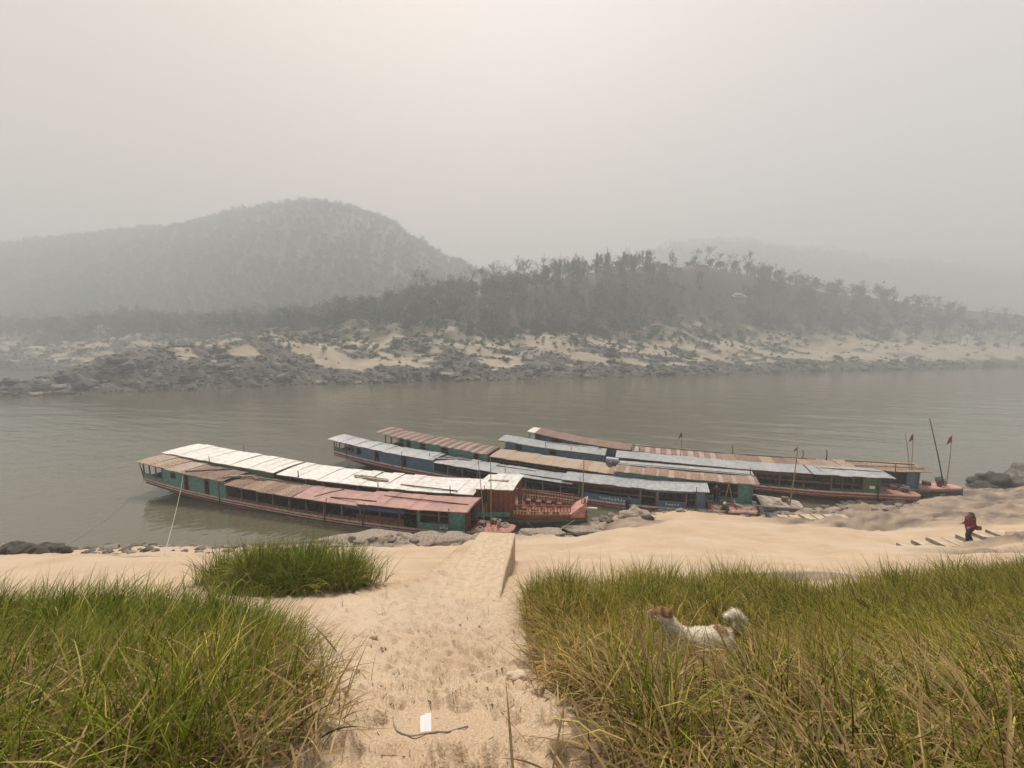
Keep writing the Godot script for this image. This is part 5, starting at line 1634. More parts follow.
# ---------------------------------------------------------------- people and the dog: one continuous skin over posed bones
func body_mesh(bones: Array, cell: float, k: float, paint: Callable, extra: MB = null) -> ArrayMesh:
	# bones: [from, to, radius, radius, colour id]
	var lo := Vector3.INF
	var hi := -Vector3.INF
	for b in bones:
		var r: float = maxf(b[2], b[3]) + k + cell * 2.0
		for p in [b[0], b[1]]:
			lo = lo.min(p - Vector3.ONE * r)
			hi = hi.max(p + Vector3.ONE * r)
	var nx := int((hi.x - lo.x) / cell) + 2
	var ny := int((hi.y - lo.y) / cell) + 2
	var n3 := int((hi.z - lo.z) / cell) + 2
	var D := PackedFloat32Array()
	D.resize(nx * ny * n3)
	D.fill(10.0)
	var ID := PackedByteArray()
	ID.resize(D.size())
	var BD := PackedFloat32Array()
	BD.resize(D.size())
	BD.fill(10.0)
	for b in bones:
		var a: Vector3 = b[0]
		var e: Vector3 = b[1]
		var ab := e - a
		var l2 := maxf(ab.length_squared(), 1e-9)
		var r0: float = b[2]
		var r1: float = b[3]
		var R := maxf(r0, r1) + k + cell * 1.6
		var p0 := (a.min(e) - Vector3.ONE * R - lo) / cell
		var p1 := (a.max(e) + Vector3.ONE * R - lo) / cell
		for z in range(maxi(0, int(p0.z)), mini(n3, int(p1.z) + 1)):
			for y in range(maxi(0, int(p0.y)), mini(ny, int(p1.y) + 1)):
				var row := (z * ny + y) * nx
				for x in range(maxi(0, int(p0.x)), mini(nx, int(p1.x) + 1)):
					var p := lo + Vector3(x, y, z) * cell
					var f := clampf((p - a).dot(ab) / l2, 0.0, 1.0)
					var q := p.distance_to(a + ab * f) - lerpf(r0, r1, f)
					var o := row + x
					var c := D[o]
					if q < BD[o]:
						BD[o] = q
						ID[o] = b[4]
					var h := maxf(k - absf(c - q), 0.0) / k
					D[o] = minf(c, q) - h * h * k * 0.25
	var at := {}
	var v := PackedVector3Array()
	var col := PackedColorArray()
	var ix := PackedInt32Array()
	var offs := [0, 1, nx, nx + 1, nx * ny, nx * ny + 1, nx * ny + nx, nx * ny + nx + 1]
	for z in n3 - 1:
		for y in ny - 1:
			var row := (z * ny + y) * nx
			for x in nx - 1:
				var o := row + x
				var inside := 0
				for q in 8:
					if D[o + offs[q]] < 0.0:
						inside += 1
				if inside == 0 or inside == 8:
					continue
				var sum := Vector3.ZERO
				var cnt := 0
				for pr in [[0, 1], [2, 3], [4, 5], [6, 7], [0, 2], [1, 3], [4, 6], [5, 7], [0, 4], [1, 5], [2, 6], [3, 7]]:
					var d0 := D[o + offs[pr[0]]]
					var d1 := D[o + offs[pr[1]]]
					if (d0 < 0.0) != (d1 < 0.0):
						var f := d0 / (d0 - d1)
						var A := Vector3(pr[0] & 1, (pr[0] >> 1) & 1, pr[0] >> 2)
						var B := Vector3(pr[1] & 1, (pr[1] >> 1) & 1, pr[1] >> 2)
						sum += A.lerp(B, f)
						cnt += 1
				var P := lo + (Vector3(x, y, z) + sum / cnt) * cell
				at[o] = v.size()
				v.append(P)
				col.append(paint.call(P, ID[o]))
	for z in range(1, n3 - 1):
		for y in range(1, ny - 1):
			var row := (z * ny + y) * nx
			for x in range(1, nx - 1):
				var o := row + x
				var s := D[o] < 0.0
				for ax in 3:
					var stepo: int = [1, nx, nx * ny][ax]
					if s == (D[o + stepo] < 0.0):
						continue
					var u: int = [nx, nx * ny, 1][ax]
					var w: int = [nx * ny, 1, nx][ax]
					var a0 = at.get(o - u - w)
					var a1 = at.get(o - w)
					var a2 = at.get(o)
					var a3 = at.get(o - u)
					if a0 == null or a1 == null or a2 == null or a3 == null:
						continue
					if s:
						ix.append_array(PackedInt32Array([a0, a2, a1, a0, a3, a2]))
					else:
						ix.append_array(PackedInt32Array([a0, a1, a2, a0, a2, a3]))
	var n := smooth_normals(v, ix)
	var m := indexed(v, n, col, ix)
	if extra != null and extra.v.size():
		var a := []
		a.resize(Mesh.ARRAY_MAX)
		a[Mesh.ARRAY_VERTEX] = extra.v
		a[Mesh.ARRAY_NORMAL] = extra.n
		a[Mesh.ARRAY_COLOR] = extra.c
		m.add_surface_from_arrays(Mesh.PRIMITIVE_TRIANGLES, a)
	return m

func hand(mb: MB, wrist: Vector3, dir: Vector3, side: Vector3, skin: Color) -> void:
	# palm plus four unequal curled fingers and a thumb from the side of the palm
	mb.col = skin
	dir = dir.normalized()
	side = (side - dir * side.dot(dir)).normalized()
	var nrm := dir.cross(side)
	var pe := wrist + dir * 0.085
	mb.hexa([wrist - side * 0.025 - nrm * 0.012, wrist + side * 0.025 - nrm * 0.012, pe + side * 0.038 - nrm * 0.012, pe - side * 0.038 - nrm * 0.012, wrist - side * 0.025 + nrm * 0.012, wrist + side * 0.025 + nrm * 0.012, pe + side * 0.038 + nrm * 0.012, pe - side * 0.038 + nrm * 0.012])
	for k in 4:
		var a := pe + side * (-0.029 + 0.0193 * k)
		var ln: float = [0.068, 0.078, 0.074, 0.058][k]
		var m := a + (dir * 0.85 + nrm * 0.4).normalized() * ln * 0.5
		mb.tube(a - dir * 0.01, m, 0.0088, 0.0082, 5)
		mb.tube(m, m + (dir * 0.45 + nrm * 0.9).normalized() * ln * 0.5, 0.0082, 0.0065, 5)
	var t0 := wrist + dir * 0.03 + side * 0.028
	var t1 := t0 + (dir * 0.7 + side * 0.7).normalized() * 0.035
	mb.tube(t0, t1, 0.0105, 0.0095, 5)
	mb.tube(t1, t1 + (dir * 0.85 + side * 0.2 + nrm * 0.3).normalized() * 0.03, 0.0095, 0.0075, 5)

func person(label: String, at: Vector3, turn: float, pose: Dictionary) -> Node3D:
	# faces local -x; parts: body, hair, and whatever the pose adds
	var o := base("person", at, turn)
	tag(o, label, "person")
	var skin: Color = pose.skin
	var top: Color = pose.top
	var low: Color = pose.low
	var shoe: Color = pose.shoe
	var J: Dictionary = pose.joints
	var bn := []
	for s in [-1.0, 1.0]:
		bn.append([J.pelvis + Vector3(0, 0, 0.06 * s), J.chest + Vector3(0, 0, 0.075 * s), 0.135, 0.13, 1])
		var sh: Vector3 = J.chest + Vector3(0.0, 0.10, 0.165 * s)
		bn.append([J.chest + Vector3(0, 0.08, 0.05 * s), sh, 0.08, 0.065, 1])
		var el: Vector3 = J["elbow_n" if s > 0 else "elbow_f"]
		var wr: Vector3 = J["wrist_n" if s > 0 else "wrist_f"]
		bn.append([sh, el, 0.065, 0.052, 1])
		bn.append([el, wr + (el - wr) * 0.15, 0.052, 0.04, 1])
		bn.append([wr + (el - wr) * 0.2, wr, 0.03, 0.026, 0])
		var kn: Vector3 = J["knee_n" if s > 0 else "knee_f"]
		var an: Vector3 = J["ankle_n" if s > 0 else "ankle_f"]
		bn.append([J.pelvis + Vector3(0, -0.02, 0.075 * s), kn, 0.11, 0.075, 2])
		bn.append([kn, an.lerp(kn, 0.12), 0.075, 0.06, 2])
		bn.append([an.lerp(kn, 0.15), an, 0.042, 0.038, 0])
		bn.append([an + Vector3(0.03, -0.04, 0), an + Vector3(-0.14, -0.05, 0.01 * s), 0.036, 0.03, 3])
	var nk: Vector3 = J.chest + Vector3(0.0, 0.12, 0)
	bn.append([nk, J.head, 0.055, 0.05, 0])
	bn.append([J.head + Vector3(0.015, 0.03, 0), J.head + Vector3(-0.015, -0.03, 0), 0.088, 0.078, 0])
	bn.append([J.head + Vector3(-0.03, -0.07, 0), J.head + Vector3(-0.055, -0.085, 0), 0.045, 0.035, 0])
	bn.append([J.head + Vector3(-0.09, 0.01, 0), J.head + Vector3(-0.115, -0.025, 0), 0.012, 0.016, 0])
	for s in [-1.0, 1.0]:
		bn.append([J.head + Vector3(0.01, 0.02, 0.085 * s), J.head + Vector3(0.01, -0.02, 0.088 * s), 0.018, 0.014, 0])
	var ex := MB.new()
	ex.tinted = true
	for s in [-1.0, 1.0]:
		var el: Vector3 = J["elbow_n" if s > 0 else "elbow_f"]
		var wr: Vector3 = J["wrist_n" if s > 0 else "wrist_f"]
		hand(ex, wr - (wr - el).normalized() * 0.01, wr - el, Vector3(-0.6, 0.0, -s), skin)
		ex.col = Color(0.02, 0.015, 0.012)      # eyes
		var ey: Vector3 = J.head + Vector3(-0.088, 0.012, 0.032 * s)
		ex.tube(ey, ey + Vector3(-0.01, 0, 0), 0.012, 0.008, 6)
	ex.col = Color(0.30, 0.10, 0.08)         # mouth
	ex.tube(J.head + Vector3(-0.092, -0.068, -0.022), J.head + Vector3(-0.092, -0.068, 0.022), 0.006, 0.006, 5)
	var cols := [skin, top, low, shoe]
	put("body", body_mesh(bn, pose.get("cell", 0.022), 0.05, func(_p, id): return cols[id], ex), vmat(0.8), o)
	var hb := []
	for h in pose.hair:
		hb.append([h[0], h[1], h[2], h[3], 0])
	put(pose.get("hair_name", "hair"), body_mesh(hb, 0.02, 0.03, func(_p, _i): return pose.hair_col), vmat(0.6), o)
	return o

func spot(px: float, d: float) -> Vector3:
	var x := (px - 512.0) / FPX * d
	for k in 3:
		x = (px - 512.0) / FPX * (d * 0.995 + (EYE - bank(x, -d)) * 0.1005)
	return Vector3(x, bank_full(x, -d), -d)

func build_people() -> void:
	var skin := Color(0.30, 0.17, 0.11)
	var black := Color(0.012, 0.010, 0.010)
	var w := spot(968, 18.35)
	w.y += 0.04
	person("person in red jacket and dark trousers walking down the sandy steps, long black hair", w, -0.15, {
		"skin": skin, "top": Color(0.17, 0.010, 0.022), "low": Color(0.025, 0.018, 0.03), "shoe": Color(0.10, 0.07, 0.05),
		"joints": {"pelvis": Vector3(0, 0.84, 0), "chest": Vector3(-0.03, 1.17, 0), "head": Vector3(-0.06, 1.46, 0), "elbow_n": Vector3(-0.03, 1.0, 0.25), "wrist_n": Vector3(-0.22, 0.90, 0.22), "elbow_f": Vector3(0.02, 1.0, -0.25), "wrist_f": Vector3(-0.16, 0.92, -0.2), "knee_n": Vector3(-0.14, 0.48, 0.08), "ankle_n": Vector3(-0.12, 0.09, 0.08), "knee_f": Vector3(0.03, 0.46, -0.08), "ankle_f": Vector3(0.21, 0.12, -0.08)},
		"hair": [[Vector3(-0.03, 1.50, 0), Vector3(-0.02, 1.46, 0), 0.098, 0.095], [Vector3(0.02, 1.48, 0), Vector3(0.10, 1.28, 0.01), 0.085, 0.075], [Vector3(0.10, 1.28, 0.01), Vector3(0.13, 1.02, 0.02), 0.075, 0.05]], "hair_col": black})
	var bag := base("shoulder_bag", w + Vector3(0.13, 0.80, 0.22))
	var b := MB.new()
	b.hexa([Vector3(-0.10, 0, -0.05), Vector3(0.14, 0, -0.05), Vector3(0.14, 0, 0.05), Vector3(-0.10, 0, 0.05), Vector3(-0.08, 0.19, -0.03), Vector3(0.12, 0.19, -0.03), Vector3(0.12, 0.19, 0.03), Vector3(-0.08, 0.19, 0.03)])
	put("pouch", b.mesh(), M.wood, bag)
	b = MB.new()
	b.path([Vector3(-0.06, 0.18, 0), Vector3(-0.16, 0.40, -0.04), Vector3(-0.21, 0.56, -0.10)], 0.012, 4)
	put("strap", b.mesh(), M.wood, bag)
	tag(bag, "small brown bag hanging at the hip of the person in red", "bag")
	var m := spot(627, 30.2)
	m.y += 0.05
	person("person in dark blue clothes standing at the water's edge beside the blue boat", m, 2.2, {
		"skin": skin, "top": Color(0.02, 0.025, 0.06), "low": Color(0.02, 0.02, 0.028), "shoe": Color(0.04, 0.03, 0.03), "cell": 0.028,
		"joints": {"pelvis": Vector3(0, 0.82, 0), "chest": Vector3(-0.08, 1.14, 0), "head": Vector3(-0.15, 1.42, 0), "elbow_n": Vector3(-0.06, 0.94, 0.27), "wrist_n": Vector3(-0.28, 0.86, 0.18), "elbow_f": Vector3(-0.08, 0.95, -0.27), "wrist_f": Vector3(-0.30, 0.88, -0.16), "knee_n": Vector3(-0.05, 0.45, 0.1), "ankle_n": Vector3(0.0, 0.09, 0.11), "knee_f": Vector3(-0.03, 0.45, -0.1), "ankle_f": Vector3(0.05, 0.09, -0.11)},
		"hair": [[Vector3(-0.13, 1.46, 0), Vector3(-0.10, 1.42, 0), 0.095, 0.09]], "hair_col": black})
	var c := spot(726, 29.6)
	c.y += 0.04
	person("person in olive clothes and white cap crouching on the sand beside the red bow deck", c, 0.5, {
		"skin": skin, "top": Color(0.10, 0.10, 0.05), "low": Color(0.05, 0.05, 0.03), "shoe": Color(0.05, 0.04, 0.03), "cell": 0.028,
		"joints": {"pelvis": Vector3(0.12, 0.28, 0), "chest": Vector3(-0.10, 0.58, 0), "head": Vector3(-0.24, 0.82, 0), "elbow_n": Vector3(-0.22, 0.40, 0.26), "wrist_n": Vector3(-0.42, 0.26, 0.2), "elbow_f": Vector3(-0.24, 0.40, -0.26), "wrist_f": Vector3(-0.44, 0.28, -0.2), "knee_n": Vector3(-0.26, 0.46, 0.16), "ankle_n": Vector3(-0.02, 0.09, 0.13), "knee_f": Vector3(-0.26, 0.46, -0.16), "ankle_f": Vector3(-0.02, 0.09, -0.13)},
		"hair_name": "cap", "hair": [[Vector3(-0.23, 0.87, 0), Vector3(-0.20, 0.84, 0), 0.105, 0.105], [Vector3(-0.26, 0.86, 0), Vector3(-0.38, 0.84, 0), 0.05, 0.03]], "hair_col": Color(0.72, 0.71, 0.68)})
	var C := find_boat(2)
	var e := C.to_global(Vector3(40.3, 0.93, -1.5))
	person("person in black standing on the red foredeck of the blue boat", e, 1.2, {
		"skin": skin, "top": Color(0.012, 0.012, 0.016), "low": Color(0.015, 0.014, 0.02), "shoe": Color(0.3, 0.3, 0.3), "cell": 0.028,
		"joints": {"pelvis": Vector3(0, 0.84, 0), "chest": Vector3(-0.02, 1.17, 0), "head": Vector3(-0.05, 1.46, 0), "elbow_n": Vector3(0.0, 0.95, 0.27), "wrist_n": Vector3(-0.2, 0.92, 0.22), "elbow_f": Vector3(0.02, 0.95, -0.27), "wrist_f": Vector3(-0.1, 0.8, -0.26), "knee_n": Vector3(-0.04, 0.46, 0.1), "ankle_n": Vector3(0.0, 0.09, 0.11), "knee_f": Vector3(-0.02, 0.46, -0.1), "ankle_f": Vector3(0.04, 0.09, -0.11)},
		"hair": [[Vector3(-0.02, 1.50, 0), Vector3(0.0, 1.46, 0), 0.098, 0.092]], "hair_col": black})

func build_dog() -> void:
	var o := base("dog", Vector3(1.79, bank(1.79, -3.4) + 0.05, -3.4), 0.10)
	o.scale = Vector3.ONE * 0.93
	tag(o, "white dog with tan patches and curled bushy tail standing in the tall grass", "dog")
	var bn := [
		[Vector3(-0.19, 0.365, 0), Vector3(-0.17, 0.33, 0), 0.125, 0.125, 0], [Vector3(-0.19, 0.36, 0), Vector3(0.02, 0.37, 0), 0.125, 0.108, 0], [Vector3(0.02, 0.375, 0), Vector3(0.22, 0.385, 0), 0.105, 0.100, 0],
		[Vector3(-0.22, 0.42, 0), Vector3(-0.33, 0.555, -0.015), 0.100, 0.072, 0], [Vector3(-0.33, 0.55, -0.015), Vector3(-0.385, 0.635, -0.03), 0.070, 0.066, 0],
		[Vector3(-0.385, 0.65, -0.03), Vector3(-0.395, 0.655, -0.045), 0.060, 0.056, 1], [Vector3(-0.41, 0.635, -0.07), Vector3(-0.47, 0.615, -0.135), 0.042, 0.026, 1], [Vector3(-0.468, 0.622, -0.138), Vector3(-0.476, 0.62, -0.146), 0.016, 0.014, 4],
		[Vector3(-0.35, 0.70, 0.005), Vector3(-0.335, 0.762, 0.02), 0.024, 0.008, 1], [Vector3(-0.415, 0.70, -0.015), Vector3(-0.425, 0.762, -0.005), 0.024, 0.008, 1],
		[Vector3(0.30, 0.42, 0), Vector3(0.40, 0.475, 0.0), 0.034, 0.036, 3], [Vector3(0.40, 0.475, 0), Vector3(0.425, 0.57, 0.0), 0.036, 0.038, 3], [Vector3(0.425, 0.57, 0), Vector3(0.36, 0.645, 0.01), 0.038, 0.036, 3], [Vector3(0.36, 0.645, 0.01), Vector3(0.255, 0.635, 0.02), 0.036, 0.026, 3]]
	for s in [-1.0, 1.0]:
		bn.append([Vector3(-0.215, 0.33, 0.065 * s), Vector3(-0.225, 0.20, 0.075 * s), 0.060, 0.038, 0])
		bn.append([Vector3(-0.225, 0.20, 0.075 * s), Vector3(-0.23, 0.05, 0.075 * s), 0.034, 0.024, 0])
		bn.append([Vector3(-0.235, 0.03, 0.075 * s), Vector3(-0.265, 0.022, 0.075 * s), 0.028, 0.022, 0])
		bn.append([Vector3(0.22, 0.36, 0.055 * s), Vector3(0.17, 0.225, 0.08 * s), 0.088, 0.055, 0])
		bn.append([Vector3(0.17, 0.225, 0.08 * s), Vector3(0.275, 0.135, 0.075 * s), 0.046, 0.026, 0])
		bn.append([Vector3(0.275, 0.135, 0.075 * s), Vector3(0.255, 0.035, 0.075 * s), 0.025, 0.022, 0])
		bn.append([Vector3(0.25, 0.025, 0.075 * s), Vector3(0.215, 0.02, 0.075 * s), 0.027, 0.022, 0])
	var white := Color(1.0, 0.90, 0.74)
	var tan := Color(0.46, 0.27, 0.13)
	var n := FastNoiseLite.new()
	n.seed = 4
	n.frequency = 9.0
	var paint := func(p: Vector3, id: int) -> Color:
		var j := n.get_noise_3dv(p)
		var c := white * (0.97 + 0.14 * j)
		if id == 4:
			return Color(0.02, 0.018, 0.016)
		if id == 1 and p.x < -0.32:
			return tan * (0.95 + 0.3 * j) if p.y > 0.63 else white * 0.8
		var q := minf(Vector3((p.x + 0.155) / 0.075, (p.y - 0.385) / 0.085, (p.z - 0.11) / 0.12).length(), Vector3((p.x - 0.22) / 0.07, (p.y - 0.48) / 0.035, (p.z - 0.0) / 0.11).length())
		q = minf(q, Vector3((p.x - 0.36) / 0.04, (p.y - 0.44) / 0.06, p.z / 0.07).length())
		return c.lerp(tan * (0.95 + 0.3 * j), 1.0 - smoothstep(0.85, 1.1, q + 0.25 * j))
	var body := body_mesh(bn, 0.0125, 0.04, paint)
	put("body", body, vmat(0.9), o)
	# coat: short hairs lying back over the body, long ones on the tail and chest
	var a := body.surface_get_arrays(0)
	var v: PackedVector3Array = a[Mesh.ARRAY_VERTEX]
	var nn: PackedVector3Array = a[Mesh.ARRAY_NORMAL]
	var cc: PackedColorArray = a[Mesh.ARRAY_COLOR]
	var g := RandomNumberGenerator.new()
	g.seed = 12
	var fb := MB.new()
	fb.tinted = true
	for k in v.size():
		if v[k].y < 0.12:
			continue
		var tail := v[k].x > 0.29 and v[k].y > 0.41
		for q in (2 if tail else 3):
			var out := nn[k]
			var lay := Vector3(0.8, -0.55, 0)
			var ln := g.randf_range(0.012, 0.024)
			if tail:
				lay = Vector3(0.75, 0.6, 0)      # along the tail, towards its tip
				if v[k].y > 0.60:
					lay = Vector3(-1.0, -0.1, 0)
				elif v[k].x > 0.39:
					lay = Vector3(-0.05, 1.0, 0)
				ln = g.randf_range(0.02, 0.04)
			elif v[k].x < -0.2 and v[k].y < 0.55:
				ln *= 1.6
			var dir := (out * (0.45 if tail else 0.6) + (lay - out * lay.dot(out)) * 0.9 + Vector3(g.randfn(), g.randfn(), g.randfn()) * 0.25).normalized()
			var p := v[k] + Vector3(g.randfn(), g.randfn(), g.randfn()) * 0.005
			var u := dir.cross(Vector3(g.randfn(), g.randfn(), g.randfn())).normalized() * 0.0022
			fb.col = cc[k] * g.randf_range(0.88, 1.12)
			fb.tri(p - u, p + u, p + dir * ln)
	var fur := put("fur", fb.mesh(), vmat(0.8), o)
	fur.set_meta("kind", "stuff")
	var eb := MB.new()
	for s in [-1.0, 1.0]:
		var p: Vector3 = Vector3(-0.425, 0.66, -0.085) + Vector3(-0.032, 0, 0.028) * s
		eb.tube(p, p + Vector3(-0.008, 0.0, -0.012), 0.010, 0.006, 6)
	put("eyes", eb.mesh(), M.dark, o)

# ---------------------------------------------------------------- rocks, steps, ropes and litter on the near bank
func rope(label: String, a: Vector3, b: Vector3, sag: float, r: float, m: Material) -> void:
	var pts := []
	for k in 13:
		var f := k / 12.0
		pts.append(a.lerp(b, f) - Vector3(0, sag * 4.0 * f * (1.0 - f), 0))
	var mb := MB.new()
	mb.path(pts, r, 5)
	tag(put("mooring_rope", mb.mesh(), m), label, "rope")

func build_bits() -> void:
	# concrete steps running down from the path, half buried in sand
	var sy := slab_y
	var st := base("concrete_steps", Vector3(-0.82, sy, -6.7), -0.06)
	var fall := (sy - 7.62) / 15.0
	tag(st, "worn sand-dusted concrete steps running down from the footpath towards the boats", "steps")
	var conc := tmat(noise_tex("conc", 91, 0.02, 5, 512, [Color(0.58, 0.45, 0.305), Color(0.65, 0.51, 0.35), Color(0.71, 0.56, 0.40)]), 0.5, 0.95)
	conc.heightmap_enabled = true
	conc.heightmap_texture = TX["grainh"]
	conc.heightmap_scale = 1.5
	M.conc = conc
	M.sand_step = tmat(noise_tex("sandstep", 92, 0.02, 5, 256, [Color(0.50, 0.39, 0.27), Color(0.60, 0.47, 0.33), Color(0.68, 0.55, 0.40)]), 0.5, 0.95)
	var g := RandomNumberGenerator.new()
	g.seed = 31
	for k in 15:
		var b := MB.new()
		var z0 := -k * 0.385
		var y := -k * fall
		var wl := -0.62 + (0.10 if k < 3 else 0.0) + g.randf_range(-0.02, 0.02)
		var wr := 0.58 + g.randf_range(-0.02, 0.015)
		var e := 0.03
		var z1 := z0 - 0.39
		# tread block with a worn, chamfered nose
		b.hexa([Vector3(wl, y - 1.1, z0 + 0.004), Vector3(wr, y - 1.1, z0 + 0.004), Vector3(wr, y - 1.1, z1), Vector3(wl, y - 1.1, z1), Vector3(wl, y - e, z0 + 0.004), Vector3(wr, y - e, z0 + 0.004), Vector3(wr, y - e - 0.02, z1), Vector3(wl, y - e - 0.02, z1)])
		b.hexa([Vector3(wl, y - e, z0 + 0.002), Vector3(wr, y - e, z0 + 0.002), Vector3(wr, y - e - 0.02, z1 + 0.002), Vector3(wl, y - e - 0.02, z1 + 0.002), Vector3(wl + e, y + g.randf() * 0.01, z0 - 0.01), Vector3(wr - e, y, z0 - 0.01), Vector3(wr - e, y - 0.025, z1 + e), Vector3(wl + e, y - 0.02, z1 + e)])
		put("step", b.mesh(), conc, st)
	# plank steps set in the sand below the person in red, and a lower flight by the moored boats
	for fl in [[[20.0, -18.5, 24.9, -18.2], 7, "plank-edged sand steps that the person in red walks down"], [[19.9, -27.3, 24.2, -26.3], 6, "low flight of half-buried steps on the sand near the green-bowed boat"]]:
		var p: Array = fl[0]
		var o := base("steps", Vector3(p[0], bank(p[0], p[1]), p[1]))
		tag(o, fl[2], "steps")
		var n: int = fl[1]
		for k in n:
			var x: float = (p[2] - p[0]) * k / n
			var z: float = (p[3] - p[1]) * k / n
			var y := bank(p[0] + x + 0.35, p[1] + z) - o.position.y + 0.02
			var b := MB.new()
			var hr := 0.05 if n == 7 else 0.035
			b.hexa([Vector3(x, y - 0.5, z + 0.42), Vector3(x + 0.70, y - 0.5, z + 0.40), Vector3(x + 0.70, y - 0.5, z - 0.6), Vector3(x, y - 0.5, z - 0.6), Vector3(x, y + hr, z + 0.32), Vector3(x + 0.70, y + hr, z + 0.30), Vector3(x + 0.70, y + hr, z - 0.6), Vector3(x, y + hr, z - 0.6)])
			var tread := put("step", b.mesh(), M.sand_step, o)
			b = MB.new()
			b.hexa([Vector3(x - 0.04, y - 0.5, z + 0.43), Vector3(x + 0.0, y - 0.5, z + 0.43), Vector3(x + 0.0, y - 0.5, z - 0.62), Vector3(x - 0.04, y - 0.5, z - 0.62), Vector3(x - 0.04, y + hr + 0.01, z + 0.33), Vector3(x + 0.0, y + hr + 0.01, z + 0.33), Vector3(x + 0.0, y + hr + 0.01, z - 0.62), Vector3(x - 0.04, y + hr + 0.01, z - 0.62)])
			put("edging_plank", b.mesh(), M.bare_wood, tread)
	# boulders: [x, z, lift, rx, ry, rz, tone, label]
	var stone := {}
	for k in 3:
		stone[k] = tmat(noise_tex("stone%d" % k, 95 + k, 0.02, 5, 512, [[Color(0.10, 0.085, 0.075), Color(0.19, 0.165, 0.145), Color(0.27, 0.24, 0.21)], [Color(0.26, 0.205, 0.16), Color(0.40, 0.33, 0.26), Color(0.50, 0.43, 0.35)], [Color(0.035, 0.03, 0.027), Color(0.075, 0.065, 0.058), Color(0.13, 0.115, 0.10)]][k]), 0.5, 0.95)
		stone[k].heightmap_enabled = true
		stone[k].heightmap_texture = TX["grainh"]
		stone[k].heightmap_scale = 2.0
	var list := [
		[9.6, -29.0, 0.2, 1.15, 0.6, 0.8, 1, "rounded pale brown boulder at the sand edge beside the blue boat"],
		[10.1, -27.6, 0.12, 0.5, 0.32, 0.4, 2, "small dark stone on the sand in front of the pale brown boulder"],
		[18.7, -29.9, 0.2, 0.95, 0.62, 0.8, 1, "rounded pale boulder at the foot of the gangplank"],
		[23.6, -29.6, 0.15, 0.9, 0.34, 0.6, 1, "flat pale rock in the shallows by the lower sand steps"],
		[24.1, -30.3, 0.25, 0.7, 0.32, 0.5, 1, "flat pale rock lying on top of another in the shallows"],
		[20.6, -29.7, 0.1, 0.5, 0.3, 0.4, 0, "grey stone at the waterline below the gangplank"],
		[21.6, -29.9, 0.1, 0.7, 0.34, 0.5, 0, "grey slab of rock at the waterline between gangplank and flat rocks"],
		[-18.4, -13.6, 0.15, 0.5, 0.34, 0.45, 2, "dark rounded boulder at the bank edge, half hidden by its neighbour"],
		[-17.2, -13.6, 0.15, 0.56, 0.36, 0.5, 2, "dark rounded boulder at the bank edge, standing clear on the sand"],
		[-9.0, -25.6, 0.0, 2.3, 0.36, 1.1, 1, "broad pale rock shelf at the waterline below the teal-cabin boat"],
		[-6.1, -25.2, 0.0, 2.0, 0.42, 1.0, 1, "pale rock hump beneath the pink roof of the near boat"],
		[-3.6, -24.8, 0.0, 1.5, 0.5, 1.0, 1, "smooth pale boulder under the bow of the near boat"],
		[-2.3, -24.2, 0.0, 0.8, 0.35, 0.6, 1, "pale round stone beside the concrete steps' lower end"],
		[-12.3, -26.2, 0.0, 2.2, 0.32, 0.9, 1, "low pale rock at the waterline beside the middle grass clump"],
		[2.2, -26.3, 0.0, 1.8, 0.3, 0.8, 1, "low pale rock at the waterline below the carved foredeck"],
		[5.6, -27.0, 0.0, 1.6, 0.3, 0.8, 1, "low brown rock at the waterline below the pink bow board"],
		[48.4, -37.8, 0.5, 1.7, 1.1, 1.2, 2, "dark craggy rock standing at the end of the rocky point"],
		[50.6, -37.4, 0.6, 1.8, 1.35, 1.3, 0, "tall grey crag behind the end of the rocky point"],
		[53.4, -38.0, 0.6, 2.2, 1.6, 1.6, 0, "large grey crag at the landward side of the rocky point"],
		[46.6, -36.9, 0.2, 1.1, 0.6, 0.8, 2, "low dark rock at the water in front of the craggy point"],
		[42.3, -36.0, 0.1, 0.8, 0.35, 0.6, 2, "small dark stone at the water beside the pink foredeck"]]
	for k in list.size():
		var e: Array = list[k]
		var o := put("boulder", smooth_rock(40 + k, 1.0, 0.42, 36), stone[e[6]])
		var y := maxf(bank(e[0], e[1]), -0.15)
		o.transform = Transform3D(Basis(Vector3.UP, k * 1.3) * Basis.from_scale(Vector3(e[3], e[4], e[5])), Vector3(e[0], y + e[2] * 0.4, e[1]))
		if e[3] != e[5]:
			o.rotation.y = 0.2 * sin(k * 2.0)
		tag(o, e[7], "rock", "rocks along the near waterline")
	# loose stones along the foot of the bank
	var pm := [rock_mesh(5, 0.7), rock_mesh(6, 0.6)]
	var xf := []
	var cl := PackedColorArray()
	for k in 5000:
		var d := g.randf_range(22.0, 34.0)
		var t := g.randf_range(-1.4, 1.2)
		var x := t * d
		var y := bank_full(x, -d)
		if y < -0.25 or y > 1.1 or g.randf() < 0.35:
			continue
		var r := 0.05 + 0.22 * pow(g.randf(), 3.0)
		xf.append(Transform3D(Basis(Vector3.UP, g.randf() * TAU).scaled(Vector3(r * 1.4, r, r)), Vector3(x, y + r * 0.2, -d)))
		var q := g.randf_range(0.10, 0.34)
		cl.append(Color(q * 1.08, q * 0.92, q * 0.78))
	tag(many("gravel", pm[0], vmat(0.95), xf, cl), "loose stones strewn along the near waterline", "stones")
	# small things on the path
	var p := spot(475, 2.95)
	var o := put("stone", smooth_rock(70, 0.7, 0.25, 18), tmat(noise_tex("pale", 99, 0.03, 4, 256, [Color(0.45, 0.38, 0.30), Color(0.62, 0.54, 0.45)]), 3.0, 0.9))
	o.transform = Transform3D(Basis.from_scale(Vector3(0.048, 0.05, 0.04)), p + Vector3(0, 0.015, 0))
	tag(o, "small whitish stone lying on the footpath", "stone")
